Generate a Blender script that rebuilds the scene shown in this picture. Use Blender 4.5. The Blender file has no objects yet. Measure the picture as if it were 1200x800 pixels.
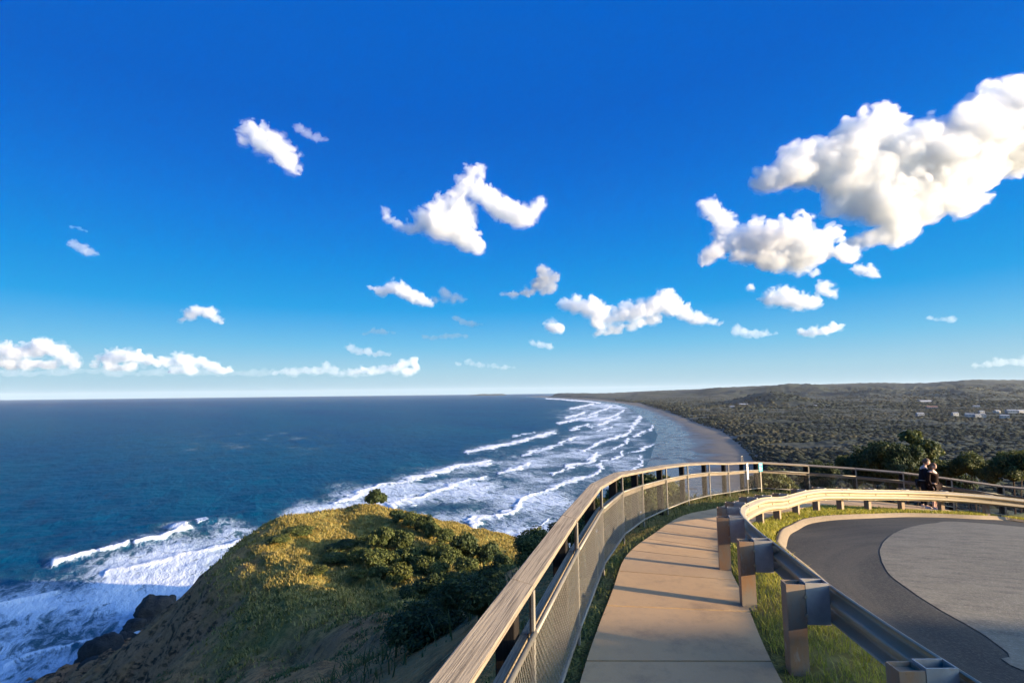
import bpy, bmesh, math, random
import numpy as np
from mathutils import Vector, Matrix

random.seed(7)
RNG = np.random.default_rng(11)
scene = bpy.context.scene
COL = scene.collection
R_ = math.radians

# ------------------------------------------------------------------ camera
EYE = np.array([0.0, 0.0, 85.0])
FPX = 600.0                                   # focal length in photo pixels (photo is 1200 wide)
PITCH = math.atan(59.0 / FPX)
ROLL = 0.0116
_F = np.array([0, math.cos(PITCH), math.sin(PITCH)])
_R0 = np.array([1.0, 0, 0])
_U0 = np.array([0, -math.sin(PITCH), math.cos(PITCH)])
CR = math.cos(ROLL) * _R0 - math.sin(ROLL) * _U0
CU = math.sin(ROLL) * _R0 + math.cos(ROLL) * _U0

cam_data = bpy.data.cameras.new("camera")
cam_data.sensor_width = 36.0
cam_data.lens = FPX / 1200.0 * 36.0
cam_data.clip_start = 0.05
cam_data.clip_end = 250000.0
cam = bpy.data.objects.new("camera", cam_data)
COL.objects.link(cam)
cam.matrix_world = Matrix(((CR[0], CU[0], -_F[0], EYE[0]), (CR[1], CU[1], -_F[1], EYE[1]),
                           (CR[2], CU[2], -_F[2], EYE[2]), (0, 0, 0, 1)))
scene.camera = cam


def ray(px, py):
    d = _F * FPX + CR * (px - 600.0) + CU * (400.0 - py)
    return d / d[1]                            # per metre of forward distance


def at(px, py, D):                            # a world point on that line of sight, D metres ahead
    return EYE + ray(px, py) * D


def onz(px, py, z=0.0):
    r = ray(px, py)
    return EYE + r * ((z - EYE[2]) / r[2])


def to_px(p):                                 # world (N,3) -> photo pixels
    q = np.asarray(p) - EYE
    w = q @ _F
    return 600.0 + FPX * (q @ CR) / w, 400.0 - FPX * (q @ CU) / w


# ------------------------------------------------------------------ noise
def _hash(ix, iy, iz, seed):
    h = (ix.astype(np.uint32) * np.uint32(374761393) + iy.astype(np.uint32) * np.uint32(668265263)
         + iz.astype(np.uint32) * np.uint32(2147483647) + np.uint32((seed * 974711) & 0x7fffffff))
    h = (h ^ (h >> np.uint32(13))) * np.uint32(1274126177)
    h = h ^ (h >> np.uint32(16))
    return (h & np.uint32(0xffffff)).astype(np.float64) / float(0xffffff)


def vnoise(x, y, z=None, seed=0):
    x = np.asarray(x, float); y = np.asarray(y, float)
    z = np.zeros_like(x) if z is None else np.asarray(z, float)
    ix = np.floor(x); iy = np.floor(y); iz = np.floor(z)
    fx = x - ix; fy = y - iy; fz = z - iz
    fx = fx * fx * (3 - 2 * fx); fy = fy * fy * (3 - 2 * fy); fz = fz * fz * (3 - 2 * fz)
    ix = ix.astype(np.int64); iy = iy.astype(np.int64); iz = iz.astype(np.int64)
    def hh(a, b, c): return _hash(ix + a, iy + b, iz + c, seed)
    def lp(a, b, t): return a + (b - a) * t
    a = lp(lp(hh(0, 0, 0), hh(1, 0, 0), fx), lp(hh(0, 1, 0), hh(1, 1, 0), fx), fy)
    b = lp(lp(hh(0, 0, 1), hh(1, 0, 1), fx), lp(hh(0, 1, 1), hh(1, 1, 1), fx), fy)
    return lp(a, b, fz)


def fbm(x, y, z=None, octaves=4, seed=0, gain=0.5):
    s = 0; a = 1.0; t = 0
    for o in range(octaves):
        k = 2.03 ** o
        s = s + a * vnoise(np.asarray(x) * k + 17 * o, np.asarray(y) * k + 5 * o, None if z is None else np.asarray(z) * k, seed + o)
        t += a; a *= gain
    return s / t                              # 0..1


def smooth(a, b, x):
    t = np.clip((np.asarray(x, float) - a) / (b - a), 0, 1)
    return t * t * (3 - 2 * t)


# ------------------------------------------------------------------ thin-plate surface through control points
class TPS:
    def __init__(s, pts, reg=0.0, scale=1.0):
        P = np.array(pts, float); s.c = P[:, :2] / scale; s.scale = scale
        n = len(P); K = s._k(s.c, s.c) + np.eye(n) * reg
        A = np.zeros((n + 3, n + 3)); A[:n, :n] = K
        A[:n, n] = 1; A[:n, n + 1:] = s.c; A[n, :n] = 1; A[n + 1:, :n] = s.c.T
        s.w = np.linalg.lstsq(A, np.concatenate([P[:, 2], [0, 0, 0]]), rcond=None)[0]

    def _k(s, a, b):
        d2 = ((a[:, None, :] - b[None, :, :]) ** 2).sum(-1)
        return 0.5 * d2 * np.log(d2 + 1e-12)

    def __call__(s, x, y):
        x = np.asarray(x, float); sh = x.shape
        q = np.stack([x.ravel(), np.asarray(y, float).ravel()], 1) / s.scale
        out = np.empty(len(q)); n = len(s.c)
        for i in range(0, len(q), 20000):
            b = q[i:i + 20000]
            out[i:i + 20000] = s._k(b, s.c) @ s.w[:n] + s.w[n] + b @ s.w[n + 1:]
        return out.reshape(sh)


# ------------------------------------------------------------------ mesh helpers
def mesh_np(name, verts, quads=None, tris=None, smooth_=False):
    me = bpy.data.meshes.new(name)
    verts = np.asarray(verts, np.float32).reshape(-1, 3)
    nq = 0 if quads is None else len(quads); nt = 0 if tris is None else len(tris)
    me.vertices.add(len(verts)); me.vertices.foreach_set("co", verts.ravel())
    idx = []
    if nq: idx.append(np.asarray(quads, np.int32).ravel())
    if nt: idx.append(np.asarray(tris, np.int32).ravel())
    idx = np.concatenate(idx)
    me.loops.add(len(idx)); me.loops.foreach_set("vertex_index", idx)
    me.polygons.add(nq + nt)
    st = np.concatenate([np.arange(nq) * 4, nq * 4 + np.arange(nt) * 3]).astype(np.int32)
    me.polygons.foreach_set("loop_start", st)
    me.update(calc_edges=True)
    me.validate()
    if smooth_:
        me.polygons.foreach_set("use_smooth", np.ones(len(me.polygons), bool))
    return me


def fattr(me, name, vals, domain="POINT"):
    a = me.attributes.new(name, "FLOAT", domain)
    a.data.foreach_set("value", np.asarray(vals, np.float32).ravel())


def grid_quads(ny, nx):
    i = np.arange(ny * nx).reshape(ny, nx)
    return np.stack([i[:-1, :-1], i[:-1, 1:], i[1:, 1:], i[1:, :-1]], -1).reshape(-1, 4)


class MB:
    """collects simple solids, then links them as ONE mesh object"""
    def __init__(s): s.v = []; s.f = []
    def add(s, vs, fs):
        o = len(s.v); s.v += [tuple(map(float, p)) for p in vs]; s.f += [tuple(i + o for i in q) for q in fs]
    def hexa(s, b, t):                        # bottom ring of 4, top ring of 4
        s.add(list(b) + list(t), [(3, 2, 1, 0), (4, 5, 6, 7), (0, 1, 5, 4), (1, 2, 6, 5), (2, 3, 7, 6), (3, 0, 4, 7)])
    def box(s, c, ax, ay, az):                # centre and three half-axis vectors
        c = np.array(c, float); ax = np.array(ax, float); ay = np.array(ay, float); az = np.array(az, float)
        s.hexa([c - ax - ay - az, c + ax - ay - az, c + ax + ay - az, c - ax + ay - az],
               [c - ax - ay + az, c + ax - ay + az, c + ax + ay + az, c - ax + ay + az])
    def bar(s, a, b, side, w, h, up=None):    # beam a->b, half width w along side, half height h
        a = np.array(a, float); b = np.array(b, float); d = b - a
        side = np.array(side, float); side = side - d * (side @ d) / (d @ d); side /= np.linalg.norm(side)
        u = np.cross(side, d); u /= np.linalg.norm(u)
        if u[2] < 0: u = -u
        s.box((a + b) / 2, d / 2, side * w, u * h)
    def tube(s, pts, r, n=6, caps=True):
        pts = [np.array(p, float) for p in pts]; rr = r if isinstance(r, (list, tuple)) else [r] * len(pts)
        vs = []; fs = []
        for k, p in enumerate(pts):
            d = pts[min(k + 1, len(pts) - 1)] - pts[max(k - 1, 0)]; d /= np.linalg.norm(d)
            a = np.cross(d, [0, 0, 1.0]) if abs(d[2]) < 0.95 else np.cross(d, [0, 1.0, 0]); a /= np.linalg.norm(a); b = np.cross(d, a)
            for j in range(n):
                t = 2 * math.pi * j / n; vs.append(p + (a * math.cos(t) + b * math.sin(t)) * rr[k])
        for k in range(len(pts) - 1):
            for j in range(n):
                fs.append((k * n + j, k * n + (j + 1) % n, (k + 1) * n + (j + 1) % n, (k + 1) * n + j))
        if caps:
            fs.append(tuple(range(n))[::-1]); fs.append(tuple((len(pts) - 1) * n + j for j in range(n)))
        s.add(vs, fs)
    def build(s, name, m, parent=None, bevel=0.0, smooth_=False):
        me = bpy.data.meshes.new(name); me.from_pydata(s.v, [], s.f); me.update()
        bm = bmesh.new(); bm.from_mesh(me); bmesh.ops.recalc_face_normals(bm, faces=bm.faces)
        if bevel: bmesh.ops.bevel(bm, geom=list(bm.edges), offset=bevel, segments=1, affect="EDGES", profile=0.5)
        bm.to_mesh(me); bm.free()
        if smooth_: me.polygons.foreach_set("use_smooth", np.ones(len(me.polygons), bool))
        return link(name, me, m, parent)


def link(name, me, m=None, parent=None):
    o = bpy.data.objects.new(name, me)
    COL.objects.link(o)
    if m is not None: me.materials.clear(); me.materials.append(m)
    if parent is not None:
        o.parent = parent
        o.matrix_parent_inverse = parent_matrix(parent).inverted() if parent.get("_world", 1) else Matrix()
    return o


def parent_matrix(p):
    m = p.matrix_basis.copy()
    if p.parent is not None: m = parent_matrix(p.parent) @ p.matrix_parent_inverse @ m
    return m


def tag(o, label=None, cat=None, group=None, kind=None):
    if label: o["label"] = label
    if cat: o["category"] = cat
    if group: o["group"] = group
    if kind: o["kind"] = kind
    return o


def empty(name, loc, label, cat, group=None):
    o = bpy.data.objects.new(name, None); COL.objects.link(o); o.location = tuple(map(float, loc)); o.empty_display_size = 0.3
    return tag(o, label, cat, group)


# ------------------------------------------------------------------ material helpers
class NT:
    def __init__(s, tree): s.t = tree; s.n = tree.nodes; s.l = tree.links
    def put(s, sock, v):
        if isinstance(v, bpy.types.NodeSocket): s.l.new(v, sock)
        elif v is not None:
            if hasattr(sock.default_value, "__len__"):
                k = len(sock.default_value)
                if isinstance(v, (int, float)): v = [v] * k
                v = list(v)
                if k == 4 and len(v) == 3: v.append(1.0)
            sock.default_value = v
    def node(s, typ, out=0, props=None, **kw):
        n = s.n.new(typ)
        for k, v in (props or {}).items(): setattr(n, k, v)
        for k, v in kw.items():
            k2 = int(k[1:]) if k[0] == "_" and k[1:].isdigit() else k.replace("_", " ")
            s.put(n.inputs[k2], v)
        return n.outputs[out]
    def noise(s, scale, detail=5, rough=0.55, vec=None, dist=0.0):
        return s.node("ShaderNodeTexNoise", 0, None, Scale=scale, Detail=detail, Roughness=rough, Vector=vec, Distortion=dist)
    def mth(s, op, a, b=0.0, c=None, clamp=False):
        n = s.n.new("ShaderNodeMath"); n.operation = op; n.use_clamp = clamp
        s.put(n.inputs[0], a); s.put(n.inputs[1], b)
        if c is not None: s.put(n.inputs[2], c)
        return n.outputs[0]
    def mix(s, f, a, b, blend="MIX"):
        n = s.n.new("ShaderNodeMix"); n.data_type = "RGBA"; n.blend_type = blend; n.clamp_factor = True
        s.put(n.inputs[0], f); s.put(n.inputs[6], a); s.put(n.inputs[7], b)
        return n.outputs[2]
    def rng(s, v, a, b, c=0.0, d=1.0, interp="LINEAR"):
        n = s.n.new("ShaderNodeMapRange"); n.interpolation_type = interp; n.clamp = True
        for i, q in enumerate((v, a, b, c, d)): s.put(n.inputs[i], q)
        return n.outputs[0]
    def attr(s, name): 
        n = s.n.new("ShaderNodeAttribute"); n.attribute_name = name; return n.outputs["Fac"]
    def obj(s): return s.n.new("ShaderNodeTexCoord").outputs["Object"]
    def pos(s): return s.n.new("ShaderNodeNewGeometry").outputs["Position"]
    def scaled(s, v, sc, rot=(0, 0, 0)):
        n = s.n.new("ShaderNodeMapping"); s.put(n.inputs["Vector"], v); n.inputs["Scale"].default_value = sc; n.inputs["Rotation"].default_value = rot
        return n.outputs[0]
    def bump(s, h, strength=0.5, dist=0.02, normal=None):
        n = s.n.new("ShaderNodeBump"); n.inputs["Strength"].default_value = strength; n.inputs["Distance"].default_value = dist
        s.put(n.inputs["Height"], h)
        if normal is not None: s.put(n.inputs["Normal"], normal)
        return n.outputs[0]


def new_mat(name, rough=0.8, spec=0.3):
    m = bpy.data.materials.new(name); m.use_nodes = True
    t = NT(m.node_tree); b = m.node_tree.nodes["Principled BSDF"]
    b.inputs["Roughness"].default_value = rough
    b.inputs["Specular IOR Level"].default_value = spec
    return m, t, b


def simple(name, c1, c2, scale=4.0, rough=0.8, spec=0.3, bump=0.0, bdist=0.01, stretch=None, metal=0.0, fine=None):
    m, t, b = new_mat(name, rough, spec)
    v = t.obj()
    if stretch: v = t.scaled(v, stretch)
    n = t.noise(scale, 6, 0.6, v)
    c = t.mix(t.rng(n, 0.3, 0.7), c1, c2)
    if fine:
        n2 = t.noise(fine, 3, 0.6, v)
        c = t.mix(t.rng(n2, 0.35, 0.65, 0.0, 0.5), c, (c1[0] * 0.6, c1[1] * 0.6, c1[2] * 0.6))
    t.put(b.inputs["Base Color"], c)
    b.inputs["Metallic"].default_value = metal
    if bump: t.put(b.inputs["Normal"], t.bump(n if not fine else n2, bump, bdist))
    return m
HAZE = 1.3e-5
# ------------------------------------------------------------------ daylight
SUN_EL, SUN_AZ = R_(10.4), R_(69.0)           # sun behind the camera and to the right
SUN = np.array([math.sin(SUN_AZ) * math.cos(SUN_EL), -math.cos(SUN_AZ) * math.cos(SUN_EL), math.sin(SUN_EL)])
sun_d = bpy.data.lights.new("sun", "SUN"); sun_d.energy = 5.0; sun_d.angle = R_(0.53); sun_d.color = (1.0, 0.775, 0.50)
sun_o = bpy.data.objects.new("sun", sun_d); COL.objects.link(sun_o)
sun_o.rotation_euler = Vector(tuple(-SUN)).to_track_quat("-Z", "Y").to_euler()

world = bpy.data.worlds.new("World"); scene.world = world; world.use_nodes = True
w = NT(world.node_tree)
bg = world.node_tree.nodes["Background"]
sky = world.node_tree.nodes.new("ShaderNodeTexSky"); sky.sky_type = "NISHITA"; sky.sun_disc = False
sky.sun_elevation = SUN_EL; sky.sun_rotation = math.atan2(SUN[0], SUN[1])
sky.altitude = 80; sky.air_density = 1.0; sky.dust_density = 0.4; sky.ozone_density = 3.0
EXPO = 1.6
FILL_GLOW = 2.6  # sun-side sky boosted out of view as added warm fill for shade
# a polarised, strongly saturated evening blue: the sky model's own brightness picks the hue
sep = world.node_tree.nodes.new("ShaderNodeSeparateColor"); w.l.new(sky.outputs[0], sep.inputs[0])
SKYR = [(0.30, (182, 209, 220)), (0.62, (172, 208, 224)), (0.95, (160, 207, 228)), (1.64, (112, 193, 234)), (2.45, (24, 162, 234)), (2.93, (0, 144, 231)), (3.40, (0, 120, 223)), (3.60, (0, 107, 214)), (3.78, (0, 97, 205))]
def lin(c): return tuple((v / 255 / 12.92 if v / 255 <= 0.04045 else ((v / 255 + 0.055) / 1.055) ** 2.4) / 2 ** EXPO for v in c)
rp = world.node_tree.nodes.new("ShaderNodeValToRGB"); w.l.new(w.mth("DIVIDE", w.mth("DIVIDE", sep.outputs[2], sep.outputs[0]), 4.0), rp.inputs[0])
for k, (v, c) in enumerate(SKYR):
    el = rp.color_ramp.elements[k] if k < 2 else rp.color_ramp.elements.new(v / 4.0)
    el.position = v / 4.0; el.color = (*lin(c), 1.0)
vm = world.node_tree.nodes.new("ShaderNodeVectorMath"); vm.operation = "SCALE"; w.l.new(rp.outputs[0], vm.inputs[0]); vm.inputs["Scale"].default_value = 10.0 / 1.5
dirn = world.node_tree.nodes.new("ShaderNodeTexCoord").outputs["Generated"]
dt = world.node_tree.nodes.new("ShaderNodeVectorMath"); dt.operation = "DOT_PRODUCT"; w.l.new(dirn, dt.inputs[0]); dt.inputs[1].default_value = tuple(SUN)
fill_glow = world.node_tree.nodes.new("ShaderNodeVectorMath"); fill_glow.operation = "SCALE"; w.l.new(sky.outputs[0], fill_glow.inputs[0]); fill_glow.inputs["Scale"].default_value = FILL_GLOW
cap = world.node_tree.nodes.new("ShaderNodeVectorMath"); cap.operation = "MINIMUM"; w.l.new(fill_glow.outputs[0], cap.inputs[0]); cap.inputs[1].default_value = (18.0, 16.5, 13.5)
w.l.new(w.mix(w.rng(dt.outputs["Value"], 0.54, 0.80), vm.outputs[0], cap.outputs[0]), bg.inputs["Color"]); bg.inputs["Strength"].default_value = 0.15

scene.view_settings.view_transform = "Standard"; scene.view_settings.look = "None"
scene.view_settings.gamma = 1.0; scene.view_settings.exposure = EXPO; scene.view_settings.use_curve_mapping = False
scene.render.engine = "CYCLES"
cy = scene.cycles
cy.use_denoising = True
try: cy.denoiser = "OPENIMAGEDENOISE"
except Exception: pass
cy.max_bounces = 12; cy.diffuse_bounces = 2; cy.glossy_bounces = 2; cy.transmission_bounces = 2
cy.volume_bounces = 9; cy.transparent_max_bounces = 24
cy.use_adaptive_sampling = True; cy.adaptive_threshold = 0.01
cy.sample_clamp_indirect = 6.0

# ------------------------------------------------------------------ the look-out terrace (ground under path, verge and road)
E = 85.0
FENCE = [(-1.6, -2.2), (-0.95, -0.2), (-0.42, 1.6), (0.115, 3.44), (0.61, 5.15), (1.19, 7.1), (1.90, 9.15), (2.76, 11.2), (3.8, 13.0),
         (5.0, 15.0), (6.3, 16.8), (7.7, 18.7), (9.0, 20.2), (9.95, 21.1)]
FENCE += [tuple(at(px, 540, D)[:2]) for px, D in ((947, 21.4), (1002, 20.9), (1057, 20.0), (1113, 19.4), (1173, 18.8), (1240, 18.2), (1330, 17.4), (1450, 16.5))]
_zc = [(-1.5, -3, -2.4), (-1, 2, -2.4), (1, 2, -2.4), (4, 2, -2.45), (-0.5, 5, -2.4), (1.8, 5, -2.4), (4, 5, -2.5), (2.2, 7.5, -2.48), (3.4, 7.6, -2.55),
       (2.76, 11.2, -2.88), (3.8, 13, -3.05), (5, 15, -3.28), (6.3, 16.7, -3.5), (7.7, 18.7, -3.8), (9.1, 20.3, -4.0), (12.4, 21.4, -4.32),
       (15.3, 20.0, -4.45), (17.6, 18.8, -4.75), (6.3, 12.8, -3.35), (10.4, 16, -3.82), (12.7, 16.6, -4.0), (15.5, 16.4, -4.2),
       (8.7, 13, -3.36), (12.1, 14.5, -3.72), (13.5, 13.5, -3.68), (6, 11, -3.07), (4.7, 9, -2.84), (6.2, 6.2, -2.82), (9.8, 12.5, -3.36),
       (10, 2, -3.0), (20, 10, -4.2), (26, 18, -5.2), (4, -5, -2.4), (16, -4, -3.4)]
_zp = TPS([(a, b, c + E) for a, b, c in _zc], reg=0.02, scale=5.0)


def zp(x, y): return _zp(np.asarray(x, float), np.asarray(y, float))
def zp1(x, y): return float(_zp(np.array([x]), np.array([y]))[0])


def ground(px, py):                           # line of sight meets the terrace
    r = ray(px, py); lo = 1.0
    D = 2.0
    while D < 60:
        p = EYE + r * D
        if p[2] <= zp1(p[0], p[1]): break
        D += 0.05
    return EYE + r * D


def catmull(pts, n=8, closed=False):
    P = [np.array(p, float) for p in pts]; out = []
    for i in range(len(P) - 1):
        a = P[max(i - 1, 0)]; b = P[i]; c = P[i + 1]; d = P[min(i + 2, len(P) - 1)]
        for k in range(n):
            t = k / n
            out.append(0.5 * ((2 * b) + (c - a) * t + (2 * a - 5 * b + 4 * c - d) * t * t + (3 * b - a - 3 * c + d) * t ** 3))
    out.append(P[-1])
    return np.array(out)


def resample(P, step=None, n=None):
    P = np.asarray(P, float); s = np.concatenate([[0], np.cumsum(np.linalg.norm(np.diff(P, axis=0), axis=1))])
    if n is None: n = max(2, int(round(s[-1] / step)) + 1)
    q = np.linspace(0, s[-1], n)
    return np.stack([np.interp(q, s, P[:, k]) for k in range(P.shape[1])], 1)


def poly_dist(x, y, P):                       # unsigned distance of points to a polyline
    x = np.asarray(x, float); y = np.asarray(y, float); best = np.full(x.shape, 1e18)
    for (ax, ay), (bx, by) in zip(P[:-1], P[1:]):
        dx, dy = bx - ax, by - ay; L = dx * dx + dy * dy + 1e-12
        t = np.clip(((x - ax) * dx + (y - ay) * dy) / L, 0, 1)
        best = np.minimum(best, (x - ax - t * dx) ** 2 + (y - ay - t * dy) ** 2)
    return np.sqrt(best)


def in_poly(x, y, P):
    x = np.asarray(x, float); y = np.asarray(y, float); c = np.zeros(x.shape, bool)
    for (ax, ay), (bx, by) in zip(P, P[1:] + P[:1]):
        if ay == by: continue
        c ^= ((ay > y) != (by > y)) & (x < (bx - ax) * (y - ay) / (by - ay) + ax)
    return c


TERRACE = [(-1.6, -14)] + FENCE + [(60, 5), (60, -14)]

# ------------------------------------------------------------------ the headland
_hc = []
for q in ((480, 790, 22), (480, 740, 45), (480, 700, 80), (480, 660, 104), (480, 640, 115), (480, 618, 130), (470, 606, 142),
          (430, 790, 30), (430, 740, 55), (430, 695, 86), (430, 660, 108), (430, 620, 132), (430, 592, 150),
          (380, 790, 38), (380, 740, 62), (380, 690, 90), (380, 650, 118), (380, 615, 134), (388, 598, 145),
          (340, 790, 46), (340, 740, 70), (340, 690, 92), (340, 640, 115), (345, 608, 135),
          (300, 795, 56), (300, 740, 76), (300, 690, 94), (300, 650, 112), (300, 634, 122),
          (250, 795, 72), (250, 740, 88), (250, 700, 102), (255, 675, 113),
          (200, 795, 92), (200, 750, 102), (205, 712, 120), (160, 795, 106), (165, 750, 134), (120, 797, 142),
          (530, 700, 68), (530, 675, 92), (530, 640, 118), (560, 700, 48), (560, 697, 80), (560, 662, 100), (600, 680, 42), (600, 672, 56), (600, 700, 80)):
    _hc.append(tuple(at(*q)))
for x, y, z in ((-150, 150, -3), (-152, 175, -4), (-138, 198, -4), (-105, 212, -4), (-65, 228, -4), (-22, 234, -4), (20, 238, -4), (75, 262, -2),
                (-175, 90, -6), (-170, 30, -4), (-200, 150, -12), (-180, 220, -14), (-60, 290, -14), (40, 290, -10), (-220, 20, -12),
                (22, 50, 69.5), (22, 64, 65.0), (22, 72, 58.0), (22, 82, 50.5), (24, 110, 47), (27, 150, 35), (48, 62, 58), (85, 60, 58), (58, 120, 28), (100, 120, 34), (24, 188, 14), (70, 205, 5), (120, 220, 6), (8, 110, 46), (130, 140, 22), (130, 40, 74),
                (-30, 20, 66), (-60, 40, 52), (-100, 40, 34), (-130, 0, 30), (-60, -10, 74), (-30, -10, 80), (-90, -30, 78), (-150, -40, 40),
                (30, 25, 76), (50, 25, 78), (22, 32, 73.2), (15, 32, 73.5), (8, 30, 72.5), (2, 22, 73)):
    _hc.append((x, y, z))
for (x, y) in FENCE: _hc.append((x, y, zp1(x, y)))
for i in range(len(FENCE) - 1):
    a = np.array(FENCE[i]); b = np.array(FENCE[i + 1]); d = b - a; nrm = np.array([-d[1], d[0]]) / np.linalg.norm(d)
    m_ = (a + b) / 2
    for s_, dz in ((3.0, 1.6), (8.0, 4.6)):
        q = m_ + nrm * s_; _hc.append((q[0], q[1], zp1(*m_) - dz))
for x, y in ((0, -8), (10, -8), (25, -6), (40, 0), (40, 10), (60, 0)): _hc.append((x, y, zp1(min(x, 26), y) ))
_hill = TPS(_hc, reg=0.002, scale=40.0)
CREST_Y = -20.0


def hz(x, y, rough=True):
    x = np.asarray(x, float); y = np.asarray(y, float)
    z = _hill(x, y)
    ins = in_poly(x, y, TERRACE); d = poly_dist(x, y, FENCE)
    s_out = np.where(ins, -d, d)
    if rough:
        far = smooth(2, 25, s_out) * np.where(ins, 0, 1)
        z = z + far * ((fbm(x / 16, y / 16, None, 4, 3) - 0.5) * 4.2 + (fbm(x / 4.2, y / 4.2, None, 3, 9) - 0.5) * 1.5)
        crag = smooth(2, -16, x - (2 - 0.51 * y)) * smooth(48, 72, y) * far
        cr = 1 - np.abs(2 * fbm((x + y * .3) / 8, (y - x * .3) / 11, None, 4, 23) - 1)
        z = z + crag * ((cr - 0.62) * 4.2 + (fbm(x / 2.4, y / 2.4, None, 3, 27) - .5) * 1.6)
        steep = smooth(40, 12, z) * far
        rid = 1 - np.abs(2 * fbm(x / 9, y / 9, None, 4, 21) - 1)
        z = z + steep * (rid - 0.6) * 6.5 + steep * (fbm(x / 2.6, y / 2.6, None, 3, 25) - 0.5) * 2.6
        gul = 1 - np.abs(2 * fbm((x * 0.75 + y * 0.66) / 7, (x * 0.66 - y * 0.75) / 30, None, 3, 33) - 1)
        z = z - far * smooth(0.7, 1.0, gul) * 1.4 * smooth(140, 100, y)
    t = smooth(-0.2, 2.5, s_out)
    z = np.where(ins, zp(x, y), zp(np.clip(x, -6, 30), np.clip(y, -8, 26)) * (1 - t) + z * t)
    # unseen bank added to the right, shaped to shade near road and path
    bank = E + np.interp(y, [-60, -9, -5.3, -3.1, 0.0, 4.0], [6.75, 4.55, 3.2, 1.95, -0.55, -6.0]) + (fbm(x / 2, y / 2, None, 3, 91) - .5) * 0.5
    kx = smooth(23, 30, x) * smooth(60, 36, x)
    z = np.where((y < 6) & (x > 22), np.maximum(z, z * (1 - kx) + np.maximum(bank, z) * kx), z)
    return z


def hz1(x, y): return float(hz(np.array([float(x)]), np.array([float(y)]))[0])


xs = np.concatenate([np.arange(-235, -20, 1.35), np.arange(-20, 30, 0.8), np.arange(30, 140, 1.6)])
ys = np.concatenate([np.arange(-72, -4, 1.6), np.arange(-4, 30, 0.8), np.arange(30, 300, 1.3)])
GX, GY = np.meshgrid(xs, ys)
GZ = hz(GX, GY)
tv = np.stack([GX, GY, GZ], -1).reshape(-1, 3)
terr = mesh_np("hillside", tv, grid_quads(len(ys), len(xs)), smooth_=True)
ppx, ppy = to_px(np.where(tv[:, 1:2] > 1, tv, [[0, 1, 85]]))
_n = fbm(GX / 6, GY / 6, None, 4, 51).ravel() - 0.5
_ins = (in_poly(GX, GY, TERRACE).ravel()) & (poly_dist(GX, GY, FENCE).ravel() > 0.0)
knoll = smooth(60, 80, tv[:, 1] + _n * 14) * smooth(36, 44, tv[:, 2] + _n * 10 + (tv[:, 0] + 60) * 0.02) * smooth(-9, 5, tv[:, 0] - (2 - 0.51 * tv[:, 1]) + _n * 16)
gz_y, gz_x = np.gradient(GZ, ys, xs)
slope = np.sqrt(gz_x ** 2 + gz_y ** 2).ravel()
rocky = np.clip(smooth(0.62, 0.80, fbm(GX / 5, GY / 5, None, 4, 37).ravel() + 0.30 * smooth(2, -16, tv[:, 0] - (2 - 0.51 * tv[:, 1]))) * smooth(40, 70, tv[:, 1]) + smooth(0.75, 1.25, slope + _n * 0.6) + smooth(16, 4, tv[:, 2] + _n * 14), 0, 1)
fattr(terr, "lawn", np.where(_ins, 1.0, smooth(1.6, 0.4, poly_dist(GX, GY, FENCE).ravel()) * 0.7))
fattr(terr, "knoll", knoll)
fattr(terr, "rocky", np.where(_ins, 0, rocky * (1 - knoll * 0.8)))

m, t, b = new_mat("hillside_ground", 0.95, 0.1)
P = t.pos()
n1 = t.noise(0.12, 8, 0.62, P); n2 = t.noise(0.9, 6, 0.65, P); n3 = t.noise(7.0, 4, 0.6, P)
soil = t.mix(t.rng(n1, 0.35, 0.65), (0.66, 0.29, 0.10), (0.48, 0.21, 0.075))
soil = t.mix(t.rng(n2, 0.46, 0.60), soil, (0.20, 0.10, 0.04))
soil = t.mix(t.rng(n3, 0.52, 0.72, 0, 0.7), soil, (0.72, 0.40, 0.17))
rock = t.mix(t.rng(n2, 0.35, 0.7), (0.30, 0.145, 0.065), (0.48, 0.23, 0.105))
rock = t.mix(t.rng(t.noise(0.35, 9, 0.72, t.scaled(P, (1, 1, 2.5))), 0.5, 0.58), rock, (0.062, 0.036, 0.020))
gold = t.mix(t.rng(n2, 0.38, 0.62), (0.32, 0.235, 0.065), (0.15, 0.14, 0.035))
lawn = t.mix(t.rng(n2, 0.35, 0.65), (0.105, 0.115, 0.022), (0.16, 0.135, 0.04))
c = t.mix(t.attr("rocky"), soil, rock)
c = t.mix(t.attr("knoll"), c, gold)
c = t.mix(t.attr("lawn"), c, lawn)
t.put(b.inputs["Base Color"], c)
bmp = t.mth("ADD", t.mth("MULTIPLY", n2, 1.0), t.mth("MULTIPLY", n3, 0.18))
t.put(b.inputs["Normal"], t.bump(bmp, 1.0, 0.9))
tag(link("hillside", terr, m), kind="structure")
# ------------------------------------------------------------------ sea
WATERLINE_PX = [(612, 464.6), (650, 466.6), (690, 469.6), (720, 473.5), (740, 479.5), (751, 488), (763, 497), (768, 510), (764, 522), (757, 540), (747, 558)]
WL = [tuple(onz(*q)[:2]) for q in WATERLINE_PX][::-1]
WL = [(40, 235), (78, 275)] + WL
VEG_PX = [(640, 465.0), (700, 467.8), (751, 472.5), (788, 484), (811, 493), (844, 503.7), (868, 521), (877, 532), (884, 540)]
VEG = [tuple(onz(*q, 4.0)[:2]) for q in VEG_PX][::-1]
VEG = [(110, 262), (190, 400)] + VEG

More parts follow.
